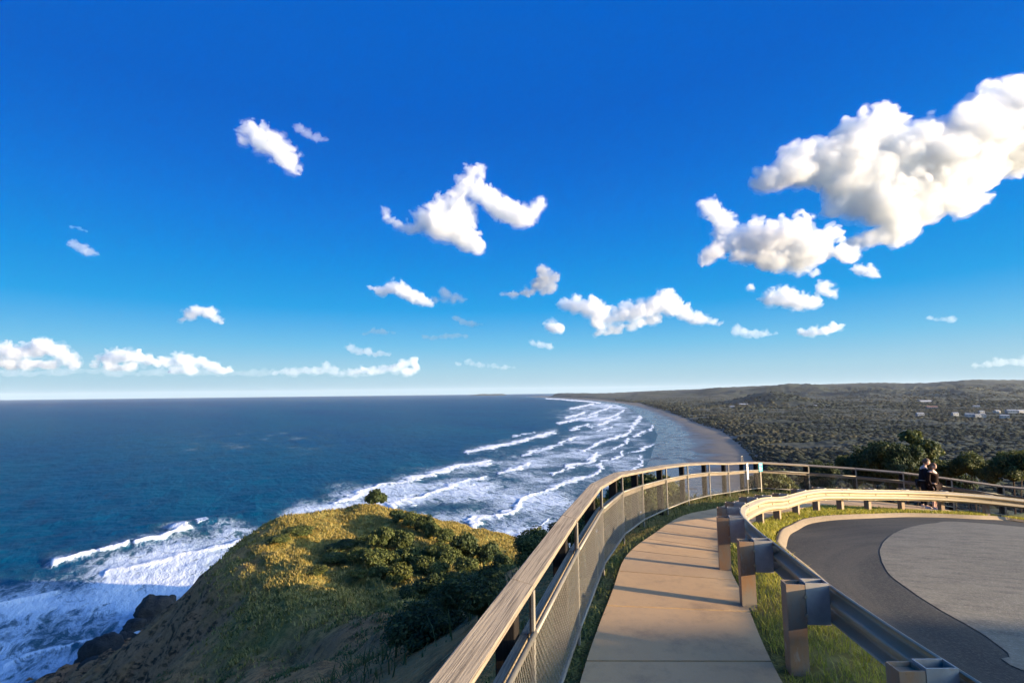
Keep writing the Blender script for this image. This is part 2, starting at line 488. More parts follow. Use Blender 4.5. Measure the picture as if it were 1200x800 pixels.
LINES = [  # breaking crests, traced once and laid out on the water: points, width in metres-like pixels, strength
    ([(58, 660), (100, 650), (150, 639)], 4.5, 1.0), ([(163, 638), (190, 630), (222, 619)], 4.5, 1.0), ([(236, 613), (246, 610)], 2.0, .7),
    ([(0, 712), (30, 703), (62, 695)], 4.0, .9), ([(125, 672), (190, 658), (250, 641), (305, 625), (345, 612)], 3.2, .95),
    ([(388, 587), (430, 576), (480, 560), (520, 551), (574, 541)], 3.4, 1.0),
    ([(455, 592), (480, 588), (520, 574), (565, 559)], 3.0, 1.0), ([(582, 554), (622, 543.5)], 2.6, 1.0),
    ([(547, 530), (575, 524), (610, 516.5), (630, 511), (649, 506)], 2.4, 1.0), ([(664, 489.5), (685, 483.5)], 1.8, 1.0), ([(655, 496), (673, 492)], 1.6, 1.0),
    ([(682, 530), (700, 518), (720, 512), (736, 507), (742, 497), (751, 488)], 2.2, 1.0),
    ([(664, 546.5), (688, 540.5), (701, 531.5)], 2.4, .95), ([(520, 627), (567, 607), (601, 596), (628, 579.5), (652, 569), (676, 561.5), (694, 555.5), (703, 543.5)], 2.8, 1.0),
    ([(704, 540.5), (727, 534.5), (728, 529)], 1.8, .95), ([(736, 530), (763, 522.5), (781, 515)], 1.5, .9), ([(742, 511), (760, 504), (766, 497)], 1.5, .9),
    ([(739, 553), (751, 543.5), (752, 534.5)], 1.8, .9), ([(718, 527), (730, 519), (738, 514)], 1.6, .9), ([(646, 555), (672, 545)], 2.0, .9),
    ([(540, 645), (559, 641), (592, 630), (625, 618), (641, 608)], 1.8, .9), ([(600, 470 + 42), (625, 506)], 1.3, .6),
    ([(668, 479), (684, 475.5), (696, 473)], 1.2, 1.0), ([(690, 486), (708, 480), (716, 476)], 1.2, 1.0), ([(704, 492), (722, 486), (731, 480)], 1.3, .95),
    ([(690, 500), (712, 494), (726, 489)], 1.4, .95), ([(664, 468.5), (684, 469.6), (704, 472)], 1.0, 1.0), ([(640, 466.8), (664, 468.0)], .9, 1.0),
    ([(668, 504), (690, 497)], 1.5, .9), ([(655, 519), (680, 511)], 1.6, .9), ([(610, 533), (640, 525), (660, 518)], 1.8, .8), ([(700, 505), (716, 500)], 1.4, .9),
    ([(676, 492), (700, 486)], 1.3, .9), ([(560, 660), (600, 645), (640, 628)], 2.0, .7), ([(0, 780), (40, 762), (100, 748)], 3, .6), ([(100, 720), (180, 700)], 2.5, .55)]
DENS = [(0, 800, .64), (60, 780, .60), (40, 705, .66), (150, 690, .65), (100, 740, .52), (60, 745, .44), (200, 665, .66), (280, 632, .6), (0, 660, .12), (60, 640, 0), (0, 690, .5),
        (150, 615, 0), (230, 590, 0), (330, 570, 0), (0, 630, 0), (0, 560, 0), (300, 600, .1), (345, 612, .6), (400, 600, .6), (430, 585, .6), (480, 572, .66), (500, 592, .42), (520, 612, .4),
        (560, 600, .42), (560, 575, .5), (600, 560, .42), (545, 640, .6), (600, 625, .58), (640, 592, .5), (600, 545, .52), (640, 530, .45), (660, 550, .4),
        (700, 540, .42), (690, 515, .5), (650, 498, 0), (635, 512, .25), (720, 500, .5), (700, 490, .54), (680, 479, .42), (710, 476, .58), (740, 520, .36), (780, 520, .12),
        (795, 510, .1), (760, 490, .36), (620, 500, 0), (560, 518, 0), (600, 480, 0), (500, 538, 0), (440, 552, 0), (650, 476, 0), (660, 467, .3), (690, 469, .5), (420, 480, 0),
        (200, 480, 0), (640, 470, 0), (600, 467, 0), (560, 548, .45), (610, 520, .2), (575, 530, .3), (540, 535, .12), (480, 555, .3)]
off = np.concatenate([np.geomspace(2.6, 14, 70), np.arange(15, 175, 0.85), np.arange(175, 520, 1.6)])
rows = 85.0 * 600.0 / off
rows = rows[::-1]
cols = np.concatenate([np.linspace(-2.2, -1.06, 40), np.arange(-1.05, 0.62, 0.0019), np.linspace(0.64, 1.4, 20)])
SU, SD = np.meshgrid(cols, rows)
SX, SY = SU * SD, SD
px, py = to_px(np.stack([SX, SY, np.zeros_like(SX)], -1).reshape(-1, 3))
px = px.reshape(SX.shape); py = py.reshape(SX.shape)
h0 = 459 - ROLL * (px - 600)
dep = np.maximum(py - h0, 1.0)
wob = (fbm(SX / 30, SY / 30, None, 4, 5) - 0.5)
wob2 = (fbm(SX / 7, SY / 7, None, 3, 6) - 0.5)
foam = np.zeros_like(SX)
num = np.zeros_like(SX); den = np.zeros_like(SX)
lx, ly = px / 90.0, np.log(dep) * 2.6
for a, b_, v in DENS:
    hh = max(b_ - (459 - ROLL * (a - 600)), 1.0)
    wgt = 1.0 / ((lx - a / 90.0) ** 2 + (ly - math.log(hh) * 2.6) ** 2 + 0.02) ** 1.6
    num += wgt * v; den += wgt
foam = num / den
foam = np.maximum(foam - 0.11, 0) * 1.2
foam = np.clip(foam * 1.0 + wob * 0.6 * smooth(0.02, 0.2, foam), 0, 0.78)
crest = np.zeros_like(SX)
for pts, wd, st in LINES:
    P = [(a, b_) for a, b_ in pts]
    x0, x1 = min(p[0] for p in P) - 30, max(p[0] for p in P) + 30; y0, y1 = min(p[1] for p in P) - 30, max(p[1] for p in P) + 30
    sel = (px > x0) & (px < x1) & (py > y0) & (py < y1)
    pr = resample(catmull(P, 6), n=24)
    amp = np.clip(dep[sel] * 0.035, 0.6, 5.0)
    qx = px[sel] + wob[sel] * amp * 6; qy = py[sel] + wob2[sel] * amp * 1.5 + wob[sel] * amp * 1.6
    d = poly_dist(qx, qy, [tuple(q) for q in pr])
    lane = 0.55 + 0.9 * fbm(SX[sel] / 22, SY[sel] / 22, None, 3, 8)
    ww = wd * 0.85 * np.clip(lane, 0.40, 1.25)
    f = st * smooth(ww * 1.25, ww * 0.2, d)
    trail = 0.62 * st * smooth(ww * 5.5, ww * 0.6, d + np.maximum(0, qy - np.interp(qx, pr[:, 0], pr[:, 1])) * 0.6)
    foam[sel] = np.maximum(foam[sel], np.maximum(f * 1.05, trail * 0.62))
    crest[sel] = np.maximum(crest[sel], st * np.exp(-(d / (ww * 0.9)) ** 2) * wd / 3.0)
face = np.exp(-(poly_dist(px, py, [(55, 659), (120, 645), (160, 636), (230, 614), (300, 597)]) / 6.0) ** 2)
far_f = smooth(2500, 300, SD)
swell = (np.sin((SX * 0.42 - SY * 0.90 + 30 * wob) / 6.2) * 0.16 + np.sin((SX * 0.66 - SY * 0.75 + 44 * wob) / 13.0 + 1.2) * 0.25
         + (fbm(SX / 12, SY / 6, None, 4, 77) - 0.5) * 2.0) * far_f
swell *= 1 - 0.55 * smooth(0.2, 0.5, foam)
SZ = swell + crest * 0.9 + face * 1.1
land_poly = WL + [(9000, 9500), (9000, 100), (60, 100)]
wdist = poly_dist(SX, SY, WL); inland = in_poly(SX, SY, land_poly)
SZ = SZ * np.where(inland, 0.03, smooth(0, 120, wdist) * 0.97 + 0.03)
sea = mesh_np("sea", np.stack([SX, SY, SZ], -1).reshape(-1, 3), grid_quads(len(rows), len(cols)), smooth_=True)
fattr(sea, "foam", foam); fattr(sea, "shallow", np.where(inland, 1.0, smooth(330, 0, wdist) * smooth(5200, 2600, SD)))
m, t, b = new_mat("sea_water", 0.22, 0.5)
P = t.pos()
Pr = t.scaled(P, (1.0, 1.0, 1.0), (0, 0, R_(-34)))
big = t.noise(0.004, 5, 0.6, t.scaled(Pr, (1, 0.35, 1)))
st1 = t.noise(0.05, 6, 0.62, t.scaled(Pr, (1.0, 0.30, 1)))
deep = t.mix(t.rng(big, 0.35, 0.65), (0.000, 0.048, 0.112), (0.000, 0.078, 0.125))
deep = t.mix(t.rng(st1, 0.42, 0.68, 0, 0.7), deep, (0.000, 0.024, 0.064))
fo = t.attr("foam")
murky = t.mix(t.rng(st1, 0.4, 0.6), (0.006, 0.065, 0.115), (0.030, 0.085, 0.095))
wat = t.mix(t.rng(fo, 0.03, 0.5), deep, murky)
wat = t.mix(t.rng(t.attr("shallow"), 0.1, 1.0), wat, (0.035, 0.080, 0.110))
la = t.noise(0.16, 7, 0.66, t.scaled(Pr, (1.0, 0.42, 1.0)), 0.6)
lb = t.noise(0.75, 5, 0.6, t.scaled(Pr, (1.0, 0.55, 1.0)), 0.4)
ridge = t.mth("SUBTRACT", 1.0, t.mth("MULTIPLY", t.mth("ABSOLUTE", t.mth("SUBTRACT", la, 0.5)), 4.0))
val = t.mth("ADD", t.mth("ADD", t.mth("MULTIPLY", ridge, 0.45), t.mth("MULTIPLY", la, 0.55)), t.mth("MULTIPLY", lb, 0.32))
thr = t.rng(fo, 0.0, 1.0, 1.24, 0.10)
mask = t.rng(t.mth("SUBTRACT", val, thr), -0.17, 0.26, 0, 1, "SMOOTHSTEP")
caps = t.rng(t.noise(0.075, 5, 0.7, t.scaled(Pr, (1.5, 0.6, 1))), 0.735, 0.765, 0, 0.6)
mask = t.mth("MAXIMUM", mask, caps)
t.put(b.inputs["Base Color"], t.mix(mask, wat, t.mix(t.rng(fo, 0.5, 0.95), (0.46, 0.53, 0.60), (0.74, 0.73, 0.70))))
t.put(b.inputs["Roughness"], t.rng(mask, 0, 1, 0.42, 0.9))
b.inputs["IOR"].default_value = 1.16; b.inputs["Specular IOR Level"].default_value = 0.22
w1 = t.noise(0.22, 6, 0.6, t.scaled(Pr, (1, 0.4, 1))); w2 = t.noise(1.3, 4, 0.6, t.scaled(Pr, (1, 0.5, 1)))
hgt = t.mth("ADD", t.mth("MULTIPLY", w1, 1.0), t.mth("MULTIPLY", w2, 0.2))
hgt = t.mth("ADD", hgt, t.mth("MULTIPLY", mask, 0.25))
t.put(b.inputs["Normal"], t.bump(hgt, 0.75, 2.2))
tag(link("sea", sea, m), kind="structure")

# ------------------------------------------------------------------ the coast: beach, plain and hills
SKYL = [(585, 461.6, 9300), (600, 460.2, 9000), (625, 458.6, 8800), (650, 458.4, 8600), (680, 459.6, 8600), (705, 460.6, 8400), (730, 460.0, 8200), (760, 458.8, 8000), (790, 457.6, 7800),
        (815, 456.6, 7400), (850, 455.0, 7000), (880, 453.6, 6900), (905, 452.4, 6800), (930, 452.6, 6600), (960, 451.4, 6400), (1000, 450.8, 6200), (1030, 449.6, 6000), (1060, 450.2, 5700),
        (1085, 449.2, 5400), (1112, 447.6, 5200), (1130, 446.4, 5000), (1150, 445.8, 5000), (1180, 446.2, 5000), (1205, 446.6, 5000), (1300, 446.0, 4800), (1500, 442, 4500)]
su = np.array([ray(a, b_)[0] for a, b_, _ in SKYL]); sh = np.array([ray(a, b_)[2] for a, b_, _ in SKYL]); sR = np.array([c for *_, c in SKYL], float)
lu = np.concatenate([np.arange(-0.06, 1.1, 0.0021), np.linspace(1.11, 2.2, 60)])
ld = np.concatenate([np.geomspace(225, 1600, 260), np.geomspace(1610, 12500, 300)])
LU, LD = np.meshgrid(lu, ld); LX, LY = LU * LD, LD


def land_z(x, y, detail=True):
    u = x / y
    dw = poly_dist(x, y, WL); ins = in_poly(x, y, land_poly)
    dw = np.where(ins, dw, -dw)
    z = np.where(dw > 0, 3.6 * (1 - np.exp(-np.maximum(dw, 0) / 110.0)), np.maximum(dw * 0.03, -9.0)) - 0.12
    inv = in_poly(x, y, VEG + [(9000, 9500), (9000, 100), (100, 100)])
    dv = np.where(inv, poly_dist(x, y, VEG), 0)
    z = z + 2.4 * smooth(0, 16, dv)
    Rr = np.interp(u, su, sR); top = 85 + np.interp(u, su, sh) * Rr
    n = fbm(x / 520, y / 520, None, 5, 61)
    rise = smooth(0.60, 1.0, y / Rr) * (0.72 + 0.28 * smooth(0.85, 1.0, y / Rr))
    mid = smooth(0.42, 0.62, y / Rr) * np.exp(-((y / Rr - 0.72) / 0.16) ** 2) * 1.5 * (n - 0.40)
    on = smooth(0, 260, dv) * ins
    z = z + on * (np.maximum(top - 6, 0) * (rise * (0.80 + 0.38 * n * smooth(1.0, 0.8, y / Rr) + 0.2 * smooth(0.8, 1.0, y / Rr) * 1.0) + mid) + (n - 0.5) * 14 * smooth(300, 1200, dv))
    for a, b_, D, hh, wx, wy in ((905, 477, 2450, 58, 150, 220), (1045, 478, 2900, 22, 260, 300), (960, 472, 4300, 40, 500, 500), (1150, 474, 3300, 16, 300, 300)):
        q = at(a, b_, D); z = z + on * hh * np.exp(-((x - q[0]) / wx) ** 2 - ((y - q[1]) / wy) ** 2)
    z = np.where(y > Rr, z - (y - Rr) * 0.05 * on, z)
    if detail:
        cl = fbm(x / 11, y / 11, None, 3, 71) * smooth(9000, 1500, y) + fbm(x / 38, y / 38, None, 3, 72) * smooth(1200, 4000, y) * 1.3
        z = z + smooth(25, 140, dv) * ins * (cl * 7 + smooth(3500, 6000, y) * fbm(x / 55, y / 55, None, 2, 73) * 9)
    return z, dw, dv


LZ, ldw, ldv = land_z(LX, LY)
coast = mesh_np("coastal_plain", np.stack([LX, LY, LZ], -1).reshape(-1, 3), grid_quads(len(ld), len(lu)), smooth_=True)
fattr(coast, "inland", ldw); fattr(coast, "wood", smooth(0, 14, ldv + (fbm(LX / 14, LY / 14, None, 3, 4) - 0.5) * 16))
m, t, b = new_mat("coast_ground", 0.95, 0.25)
P = t.pos()
n1 = t.noise(0.006, 6, 0.6, P); n2 = t.noise(0.06, 7, 0.65, P); n3 = t.noise(0.0016, 5, 0.6, P)
sand = t.mix(t.rng(n2, 0.3, 0.7), (0.12, 0.10, 0.08), (0.165, 0.14, 0.112))
inl = t.attr("inland")
edge = t.mth("ADD", inl, t.rng(t.noise(0.02, 4, 0.5, P), 0.2, 0.8, -26, 26))
wet = t.rng(edge, 125, 45, 0, 1, "SMOOTHSTEP")
c = t.mix(wet, sand, (0.075, 0.068, 0.058))
wood = t.mix(t.rng(n2, 0.35, 0.65), (0.008, 0.013, 0.009), (0.018, 0.023, 0.015))
wood = t.mix(t.rng(n1, 0.42, 0.62), wood, (0.015, 0.022, 0.012))
wood = t.mix(t.rng(n3, 0.52, 0.60, 0, 0.8), wood, (0.050, 0.050, 0.028))
c = t.mix(t.attr("wood"), c, wood)
t.put(b.inputs["Base Color"], c)
t.put(b.inputs["Roughness"], t.rng(t.mth("MULTIPLY", wet, t.mth("SUBTRACT", 1.0, t.attr("wood"))), 0, 1, 0.95, 0.24))
t.put(b.inputs["Normal"], t.bump(n2, 0.3, 2.0))
tag(link("coastal_plain", coast, m), kind="structure")

# a low headland still farther down the coast
hx = np.linspace(-0.095, -0.008, 60); hd = np.linspace(13000, 15500, 14); HX, HD = np.meshgrid(hx, hd)
k = smooth(-0.095, -0.06, HX) * smooth(-0.008, -0.02, HX) * np.sin(np.pi * (HD - 13000) / 2500)
HZ = -6 + k * (26 + 24 * fbm(HX * 90, HD / 500, None, 3, 12))
me = mesh_np("distant_hills", np.stack([HX * HD, HD, HZ], -1).reshape(-1, 3), grid_quads(14, 60), smooth_=True)
tag(link("distant_hills", me, simple("distant_hill_cover", (0.03, 0.04, 0.025), (0.05, 0.055, 0.03), 0.004, 0.95, 0.1)), kind="structure")

# the wood on the plain: thousands of crowns that read as one mass
def ico(sub):
    bm = bmesh.new(); bmesh.ops.create_icosphere(bm, subdivisions=sub, radius=1.0)
    bm.verts.ensure_lookup_table(); v = np.array([q.co[:] for q in bm.verts]); f = np.array([[q.index for q in fc.verts] for fc in bm.faces]); bm.free()
    return v, f


def crowns(n, dmin, dmax, umin, umax, rad, sub, seed):
    r = np.random.default_rng(seed); out_v = []; out_f = []; out_t = []
    base, fc = ico(sub)
    inv = r.random(n); D = np.sqrt(dmin ** 2 + inv * (dmax ** 2 - dmin ** 2)); u = r.uniform(umin, umax, n)
    x = u * D; y = D
    z, dw, dv = land_z(x, y, False)
    ok = (in_poly(x, y, VEG + [(9000, 9500), (9000, 100), (100, 100)])) & (dv > 2)
    gap = fbm(x / 130, y / 90, None, 4, 15); ok &= (gap > 0.33 + 0.08 * smooth(900, 2000, y))
    x, y, z, dv = x[ok], y[ok], z[ok], dv[ok]
    n = len(x)
    s = rad * r.uniform(0.45, 1.5, n) * (0.6 + 0.8 * fbm(x / 60, y / 60, None, 2, 88)) * (0.5 + 0.5 * smooth(0, 40, dv))
    asp = r.uniform(0.5, 0.8, n); ht = s * asp
    V = base[None] * np.ones((n, 1, 1))
    ph = r.uniform(0, 100, (n, 1))
    q = V.reshape(n, -1, 3)
    k = 0.62 + 0.75 * vnoise(q[..., 0] * 1.9 + ph, q[..., 1] * 1.9 + ph * 1.7, q[..., 2] * 1.9)
    q = q * k[..., None]
    q = q * np.stack([s, s * r.uniform(0.8, 1.2, n), ht], -1)[:, None, :]
    lift = z + ht * 0.35 + 1.0 * rad * 0.35 * smooth(0, 60, dv)
    q = q + np.stack([x, y, lift], -1)[:, None, :]
    F = fc[None] + (np.arange(n) * len(base))[:, None, None]
    return q.reshape(-1, 3), F.reshape(-1, 3), np.repeat(r.random(n), len(base))


parts = [crowns(11000, 255, 900, 0.22, 1.15, 3.7, 2, 1), crowns(30000, 880, 1900, 0.25, 1.12, 3.9, 1, 2), crowns(30000, 1850, 4400, 0.2, 1.1, 6.5, 1, 3)]
vv = []; ff = []; tt = []; o_ = 0
for a, b_, c in parts:
    vv.append(a); ff.append(b_ + o_); tt.append(c); o_ += len(a)
me = mesh_np("forest", np.concatenate(vv), None, np.concatenate(ff), smooth_=False)
fattr(me, "tint", np.concatenate(tt))
m, t, b = new_mat("forest_canopy", 0.9, 0.15)
P = t.pos(); n2 = t.noise(0.5, 5, 0.7, P)
ti = t.attr("tint")
c = t.mix(t.rng(ti, 0.0, 0.7), (0.012, 0.016, 0.009), (0.020, 0.023, 0.012))
c = t.mix(t.rng(ti, 0.7, 1.0), c, (0.027, 0.027, 0.014))
c = t.mix(t.rng(n2, 0.45, 0.65, 0, 0.75), c, (0.012, 0.018, 0.009))
c = t.mix(t.rng(t.noise(0.0035, 6, 0.6, P), 0.50, 0.58, 0, 0.85), c, (0.052, 0.046, 0.024))
t.put(b.inputs["Base Color"], c)
t.put(b.inputs["Normal"], t.bump(n2, 0.8, 1.6))
tag(link("forest", me, m), "dark coastal forest spreading inland behind the beach towards the hills", "forest", kind="stuff")

# ------------------------------------------------------------------ the town among the trees
white = simple("white_render", (0.27, 0.265, 0.255), (0.34, 0.335, 0.32), 0.4, 0.8)
roofm = simple("pale_roof_sheet", (0.25, 0.25, 0.25), (0.32, 0.32, 0.32), 0.6, 0.55)
roofr = simple("terracotta_roof", (0.24, 0.11, 0.07), (0.30, 0.15, 0.09), 0.6, 0.8)
glassm = simple("dark_window_glass", (0.02, 0.025, 0.03), (0.03, 0.035, 0.04), 1.0, 0.15, 0.5)


def house(px_, py_, wpx, label, group="houses of the distant town", roof=None, storeys=1.6, rz=0.0):
    D = (85 - 14.0) / -ray(px_, py_)[2]
    q = at(px_, py_, D); gz = float(land_z(np.array([q[0]]), np.array([q[1]]), False)[0][0])
    W = wpx / 600.0 * D / 2; L = W * 0.62; H = max(q[2] + storeys * 1.5 - gz, 6.0)
    e = empty("house", (q[0], q[1], gz), label, "house", group); e.rotation_euler = (0, 0, rz)
    def B(mb, name, mt):
        o = mb.build(name, mt); o.parent = e; return o
    mb = MB(); mb.box((0, 0, H / 2 - 2), (W, 0, 0), (0, L, 0), (0, 0, H / 2 + 2)); B(mb, "wall", white)
    mb = MB(); rh = L * 0.42
    mb.add([(-W - .5, -L - .6, H + .02), (W + .5, -L - .6, H + .02), (W + .5, L + .6, H + .02), (-W - .5, L + .6, H + .02), (-W - .3, 0, H + rh), (W + .3, 0, H + rh)],
           [(0, 1, 5, 4), (2, 3, 4, 5), (1, 2, 5), (3, 0, 4), (3, 2, 1, 0)])
    B(mb, "roof", roof or roofm)
    nw = max(2, int(W / 2.6))
    for k in range(nw):
        mb = MB(); cx = -W + (k + 0.5) * 2 * W / nw
        mb.box((cx, -L - 0.03, H - 2.2), (0.9, 0, 0), (0, 0.06, 0), (0, 0, 0.75)); B(mb, "window", glassm)
    return e


TOWN = [(871, 474.6, 9, "larger white house left of the small dark hill behind the beach", None), (858, 476.6, 5, "small white house just left of the larger white one near the beach", None),
        (926, 472.2, 5, "white house just right of the small dark hill's top", None), (954, 475.8, 6, "lone white house among trees right of the small dark hill", None),
        (1084, 471.0, 13, "long low pale building up the slope, wider than every other in the town", None),
        (1078, 485.2, 7, "white house at the left end of the town, nearest the tall tree", None),
        (1092, 477.6, 10, "wide building under a terracotta roof below the long pale building", roofr),
        (1119, 484.8, 6, "white house alone between the terracotta roof and the paired houses", None), (1136, 486.2, 8, "broad white house, left one of the touching pair in the town", None),
        (1145, 486.9, 6, "narrower white house, right one of the touching pair in the town", None), (1152, 486.8, 5, "small bright house just right of the touching pair", None),
        (1144, 476.4, 6, "white house standing highest up the slope above the touching pair", None), (1150, 482.6, 5, "small white house midway between the upper house and the pair", None),
        (1168, 482.2, 6, "white house left of the cluster at the photo's right edge", None), (1177, 488.6, 8, "tallest bright white house, lowest on the slope near the right edge", None),
        (1185, 482.4, 9, "wide white house in the cluster above the tallest bright one", None), (1196, 482.0, 9, "rightmost white house of the town at the photo's right edge", None)]
for a, b_, c, lab, rf in TOWN:
    house(a, b_, c, lab, roof=rf, rz=random.uniform(-0.5, 0.3), storeys=2.6 if "tallest" in lab else 1.7)
# ------------------------------------------------------------------ the path
PL = [(-1.15, -2.5), (-0.55, 0.0), (-0.10, 2.0), (0.53, 4.45), (1.17, 6.4), (1.68, 7.97), (2.55, 9.88), (3.46, 11.72), (4.58, 13.52), (5.85, 15.0), (7.05, 16.8), (8.3, 18.5), (9.4, 19.7), (10.6, 20.3), (12.2, 20.3), (14.0, 19.6), (15.9, 19.0), (17.6, 18.4), (20, 17.4)]
PR = [(0.75, -2.5), (1.30, 0.0), (1.72, 2.0), (2.17, 4.45), (2.66, 6.2), (3.05, 7.55), (3.72, 9.2), (4.62, 10.9), (5.75, 12.5), (6.95, 14.0), (8.2, 15.5), (9.3, 16.8), (10.1, 17.6), (10.9, 18.0), (12.0, 18.1), (13.4, 17.9), (15.0, 17.5), (16.6, 17.0), (19.0, 16.2)]
pl = catmull(PL, 40); pr_ = catmull(PR, 40)
cen = (pl + pr_) / 2; cs = np.concatenate([[0], np.cumsum(np.linalg.norm(np.diff(cen, axis=0), axis=1))])
mb = MB(); s0 = 0.35
JOINT = 1.18
k = 0
while s0 + JOINT < cs[-1]:
    a, b_ = s0 + 0.013, s0 + JOINT - 0.013
    q = np.linspace(a, b_, 5)
    Lp = np.stack([np.interp(q, cs, pl[:, i]) for i in (0, 1)], 1); Rp = np.stack([np.interp(q, cs, pr_[:, i]) for i in (0, 1)], 1)
    for j in range(4):
        c4 = [Lp[j], Rp[j], Rp[j + 1], Lp[j + 1]]
        bot = [(p[0], p[1], zp1(*p) - 0.06) for p in c4]; top = [(p[0], p[1], zp1(*p) + 0.035) for p in c4]
        mb.add(bot + top, [(4, 5, 6, 7), (0, 1, 5, 4), (1, 2, 6, 5), (2, 3, 7, 6), (3, 0, 4, 7)] if True else [])
    s0 += JOINT; k += 1
m, t, b = new_mat("path_concrete", 0.9, 0.2)
P = t.pos(); n1 = t.noise(0.7, 6, 0.6, P); n2 = t.noise(9, 5, 0.65, P); n3 = t.noise(90, 3, 0.6, P)
c = t.mix(t.rng(n1, 0.3, 0.7), (0.420, 0.262, 0.122), (0.490, 0.312, 0.150))
c = t.mix(t.rng(n2, 0.5, 0.75, 0, 0.45), c, (0.28, 0.19, 0.11))
slab = t.attr("slab"); c = t.mix(t.rng(slab, 0, 1, 0, 0.45), c, (0.30, 0.21, 0.125))
st_ = t.noise(1.6, 8, 0.74, P); c = t.mix(t.rng(st_, 0.53, 0.68, 0, 0.6), c, (0.20, 0.137, 0.082))
c = t.mix(t.rng(n3, 0.55, 0.75, 0, 0.4), c, (0.42, 0.34, 0.26))
t.put(b.inputs["Base Color"], c); t.put(b.inputs["Normal"], t.bump(n3, 0.35, 0.006))
pa = mb.build("path", m); _sl = np.repeat(np.random.default_rng(3).random(len(mb.v) // 32 + 1), 32)[:len(mb.v)]; fattr(pa.data, "slab", _sl); tag(pa, kind="structure")
mb = MB()                                     # dark filler under the joints
for j in range(len(pl) - 1):
    if j % 4: continue
    j2 = min(j + 4, len(pl) - 1)
    mb.add([(p[0], p[1], zp1(*p) + 0.012) for p in (pl[j] + (pr_[j] - pl[j]) * .02, pr_[j] + (pl[j] - pr_[j]) * .02, pr_[j2] + (pl[j2] - pr_[j2]) * .02, pl[j2] + (pr_[j2] - pl[j2]) * .02)], [(0, 1, 2, 3)])
tag(mb.build("path_base", simple("joint_filler", (0.03, 0.025, 0.02), (0.05, 0.04, 0.03), 8.0)), kind="structure")

# ------------------------------------------------------------------ road, patch, kerb
KERB = [(3.25, -6), (3.25, 0), (3.3, 3.4), (3.62, 5.6)] + [tuple(ground(*q)[:2]) for q in ((918, 650), (913, 638), (921, 624), (938, 615), (962, 610), (1000, 607.5), (1050, 605.5), (1100, 606), (1150, 608.2), (1200, 612))]
kc = catmull(KERB, 8)
_e = kc[-1] - kc[-6]; kc = np.vstack([kc, kc[-1] + _e / np.linalg.norm(_e) * 6, kc[-1] + _e / np.linalg.norm(_e) * 14 + np.array([0, -3.0])])
kc = resample(kc, 0.3)


def offset_line(P, d):
    P = np.asarray(P); tg = np.gradient(P, axis=0); tg /= np.linalg.norm(tg, axis=1, keepdims=True)
    return P + np.stack([tg[:, 1], -tg[:, 0]], 1) * d      # to the right of travel


def ribbon(a, b_, ha, hb):
    va = np.column_stack([a, zp(a[:, 0], a[:, 1]) + ha]); vb = np.column_stack([b_, zp(b_[:, 0], b_[:, 1]) + hb])
    return va, vb


def strip_mesh(name, lines, m):
    n = len(lines[0]); V = np.concatenate(lines); q = []
    for r in range(len(lines) - 1):
        i = np.arange(n - 1)
        q.append(np.stack([r * n + i, (r + 1) * n + i, (r + 1) * n + i + 1, r * n + i + 1], 1))
    me = mesh_np(name, V, np.concatenate(q)[:, ::-1]); o = link(name, me, m); return o


out_, in_ = offset_line(kc, -0.05), offset_line(kc, 0.055)
gut = offset_line(kc, 0.13)
L0 = ribbon(out_, out_, -0.05, 0)[0]; L1 = ribbon(out_, out_, 0.112, 0)[0]; L2 = ribbon(offset_line(kc, 0.035), kc, 0.12, 0)[0]; L3 = ribbon(offset_line(kc, 0.06), kc, 0.03, 0)[0]; L4 = ribbon(gut, gut, 0.022, 0)[0]; L5 = ribbon(gut, gut, -0.03, 0)[0]
kerb_m = simple("kerb_concrete", (0.20, 0.15, 0.095), (0.25, 0.19, 0.125), 1.6, 0.9, 0.2, 0.3, 0.01, fine=30)
tag(strip_mesh("kerb", [L0, L1, L2, L3, L4, L5], kerb_m), kind="structure")

verge = []
for d_, h_ in ((-0.095, 0.10), (-0.35, 0.105), (-0.7, 0.085), (-1.1, -0.03)):
    q = offset_line(kc, d_); verge.append(np.column_stack([q, zp(q[:, 0], q[:, 1]) + h_]))
verge_m = simple("verge_soil", (0.19, 0.18, 0.035), (0.30, 0.21, 0.075), 2.5, 0.95, 0.1, 0.5, 0.02, fine=25)
tag(strip_mesh("verge_ground", verge[::-1], verge_m), kind="structure")
# asphalt: a fan of quads from the kerb gutter inwards to the middle of the turning circle
ctr = np.array([11.5, 4.0])
edge = offset_line(kc, 0.11)
edge = edge[edge[:, 1] > -5.5]
lines = []
for s_ in np.linspace(0, 1, 26):
    q = edge + (ctr - edge) * s_
    lines.append(np.column_stack([q, zp(q[:, 0], q[:, 1]) + 0.012]))
m, t, b = new_mat("asphalt", 0.85, 0.3)
P = t.pos(); n1 = t.noise(0.5, 6, 0.6, P); n2 = t.noise(3.2, 5, 0.65, P); n3 = t.noise(32, 4, 0.75, P)
c = t.mix(t.rng(n1, 0.32, 0.68), (0.013, 0.0112, 0.0090), (0.023, 0.0193, 0.0155))
c = t.mix(t.rng(n2, 0.44, 0.62, 0, 0.7), c, (0.010, 0.012, 0.010))
dv = t.node("ShaderNodeVectorMath", "Value", {"operation": "DISTANCE"}, _0=P, _1=(11.5, 4.0, 82.0))
ring = t.noise(1.0, 5, 0.6, t.node("ShaderNodeCombineXYZ", 0, None, X=t.mth("MULTIPLY", dv, 1.7), Y=t.mth("MULTIPLY", n1, 1.2)))
c = t.mix(t.rng(ring, 0.50, 0.68, 0, 0.9), c, (0.007, 0.006, 0.0055)); c = t.mix(t.rng(ring, 0.50, 0.36, 0, 0.7), c, (0.050, 0.041, 0.030))
c = t.mix(t.rng(n3, 0.48, 0.66, 0, 0.85), c, (0.060, 0.050, 0.039))
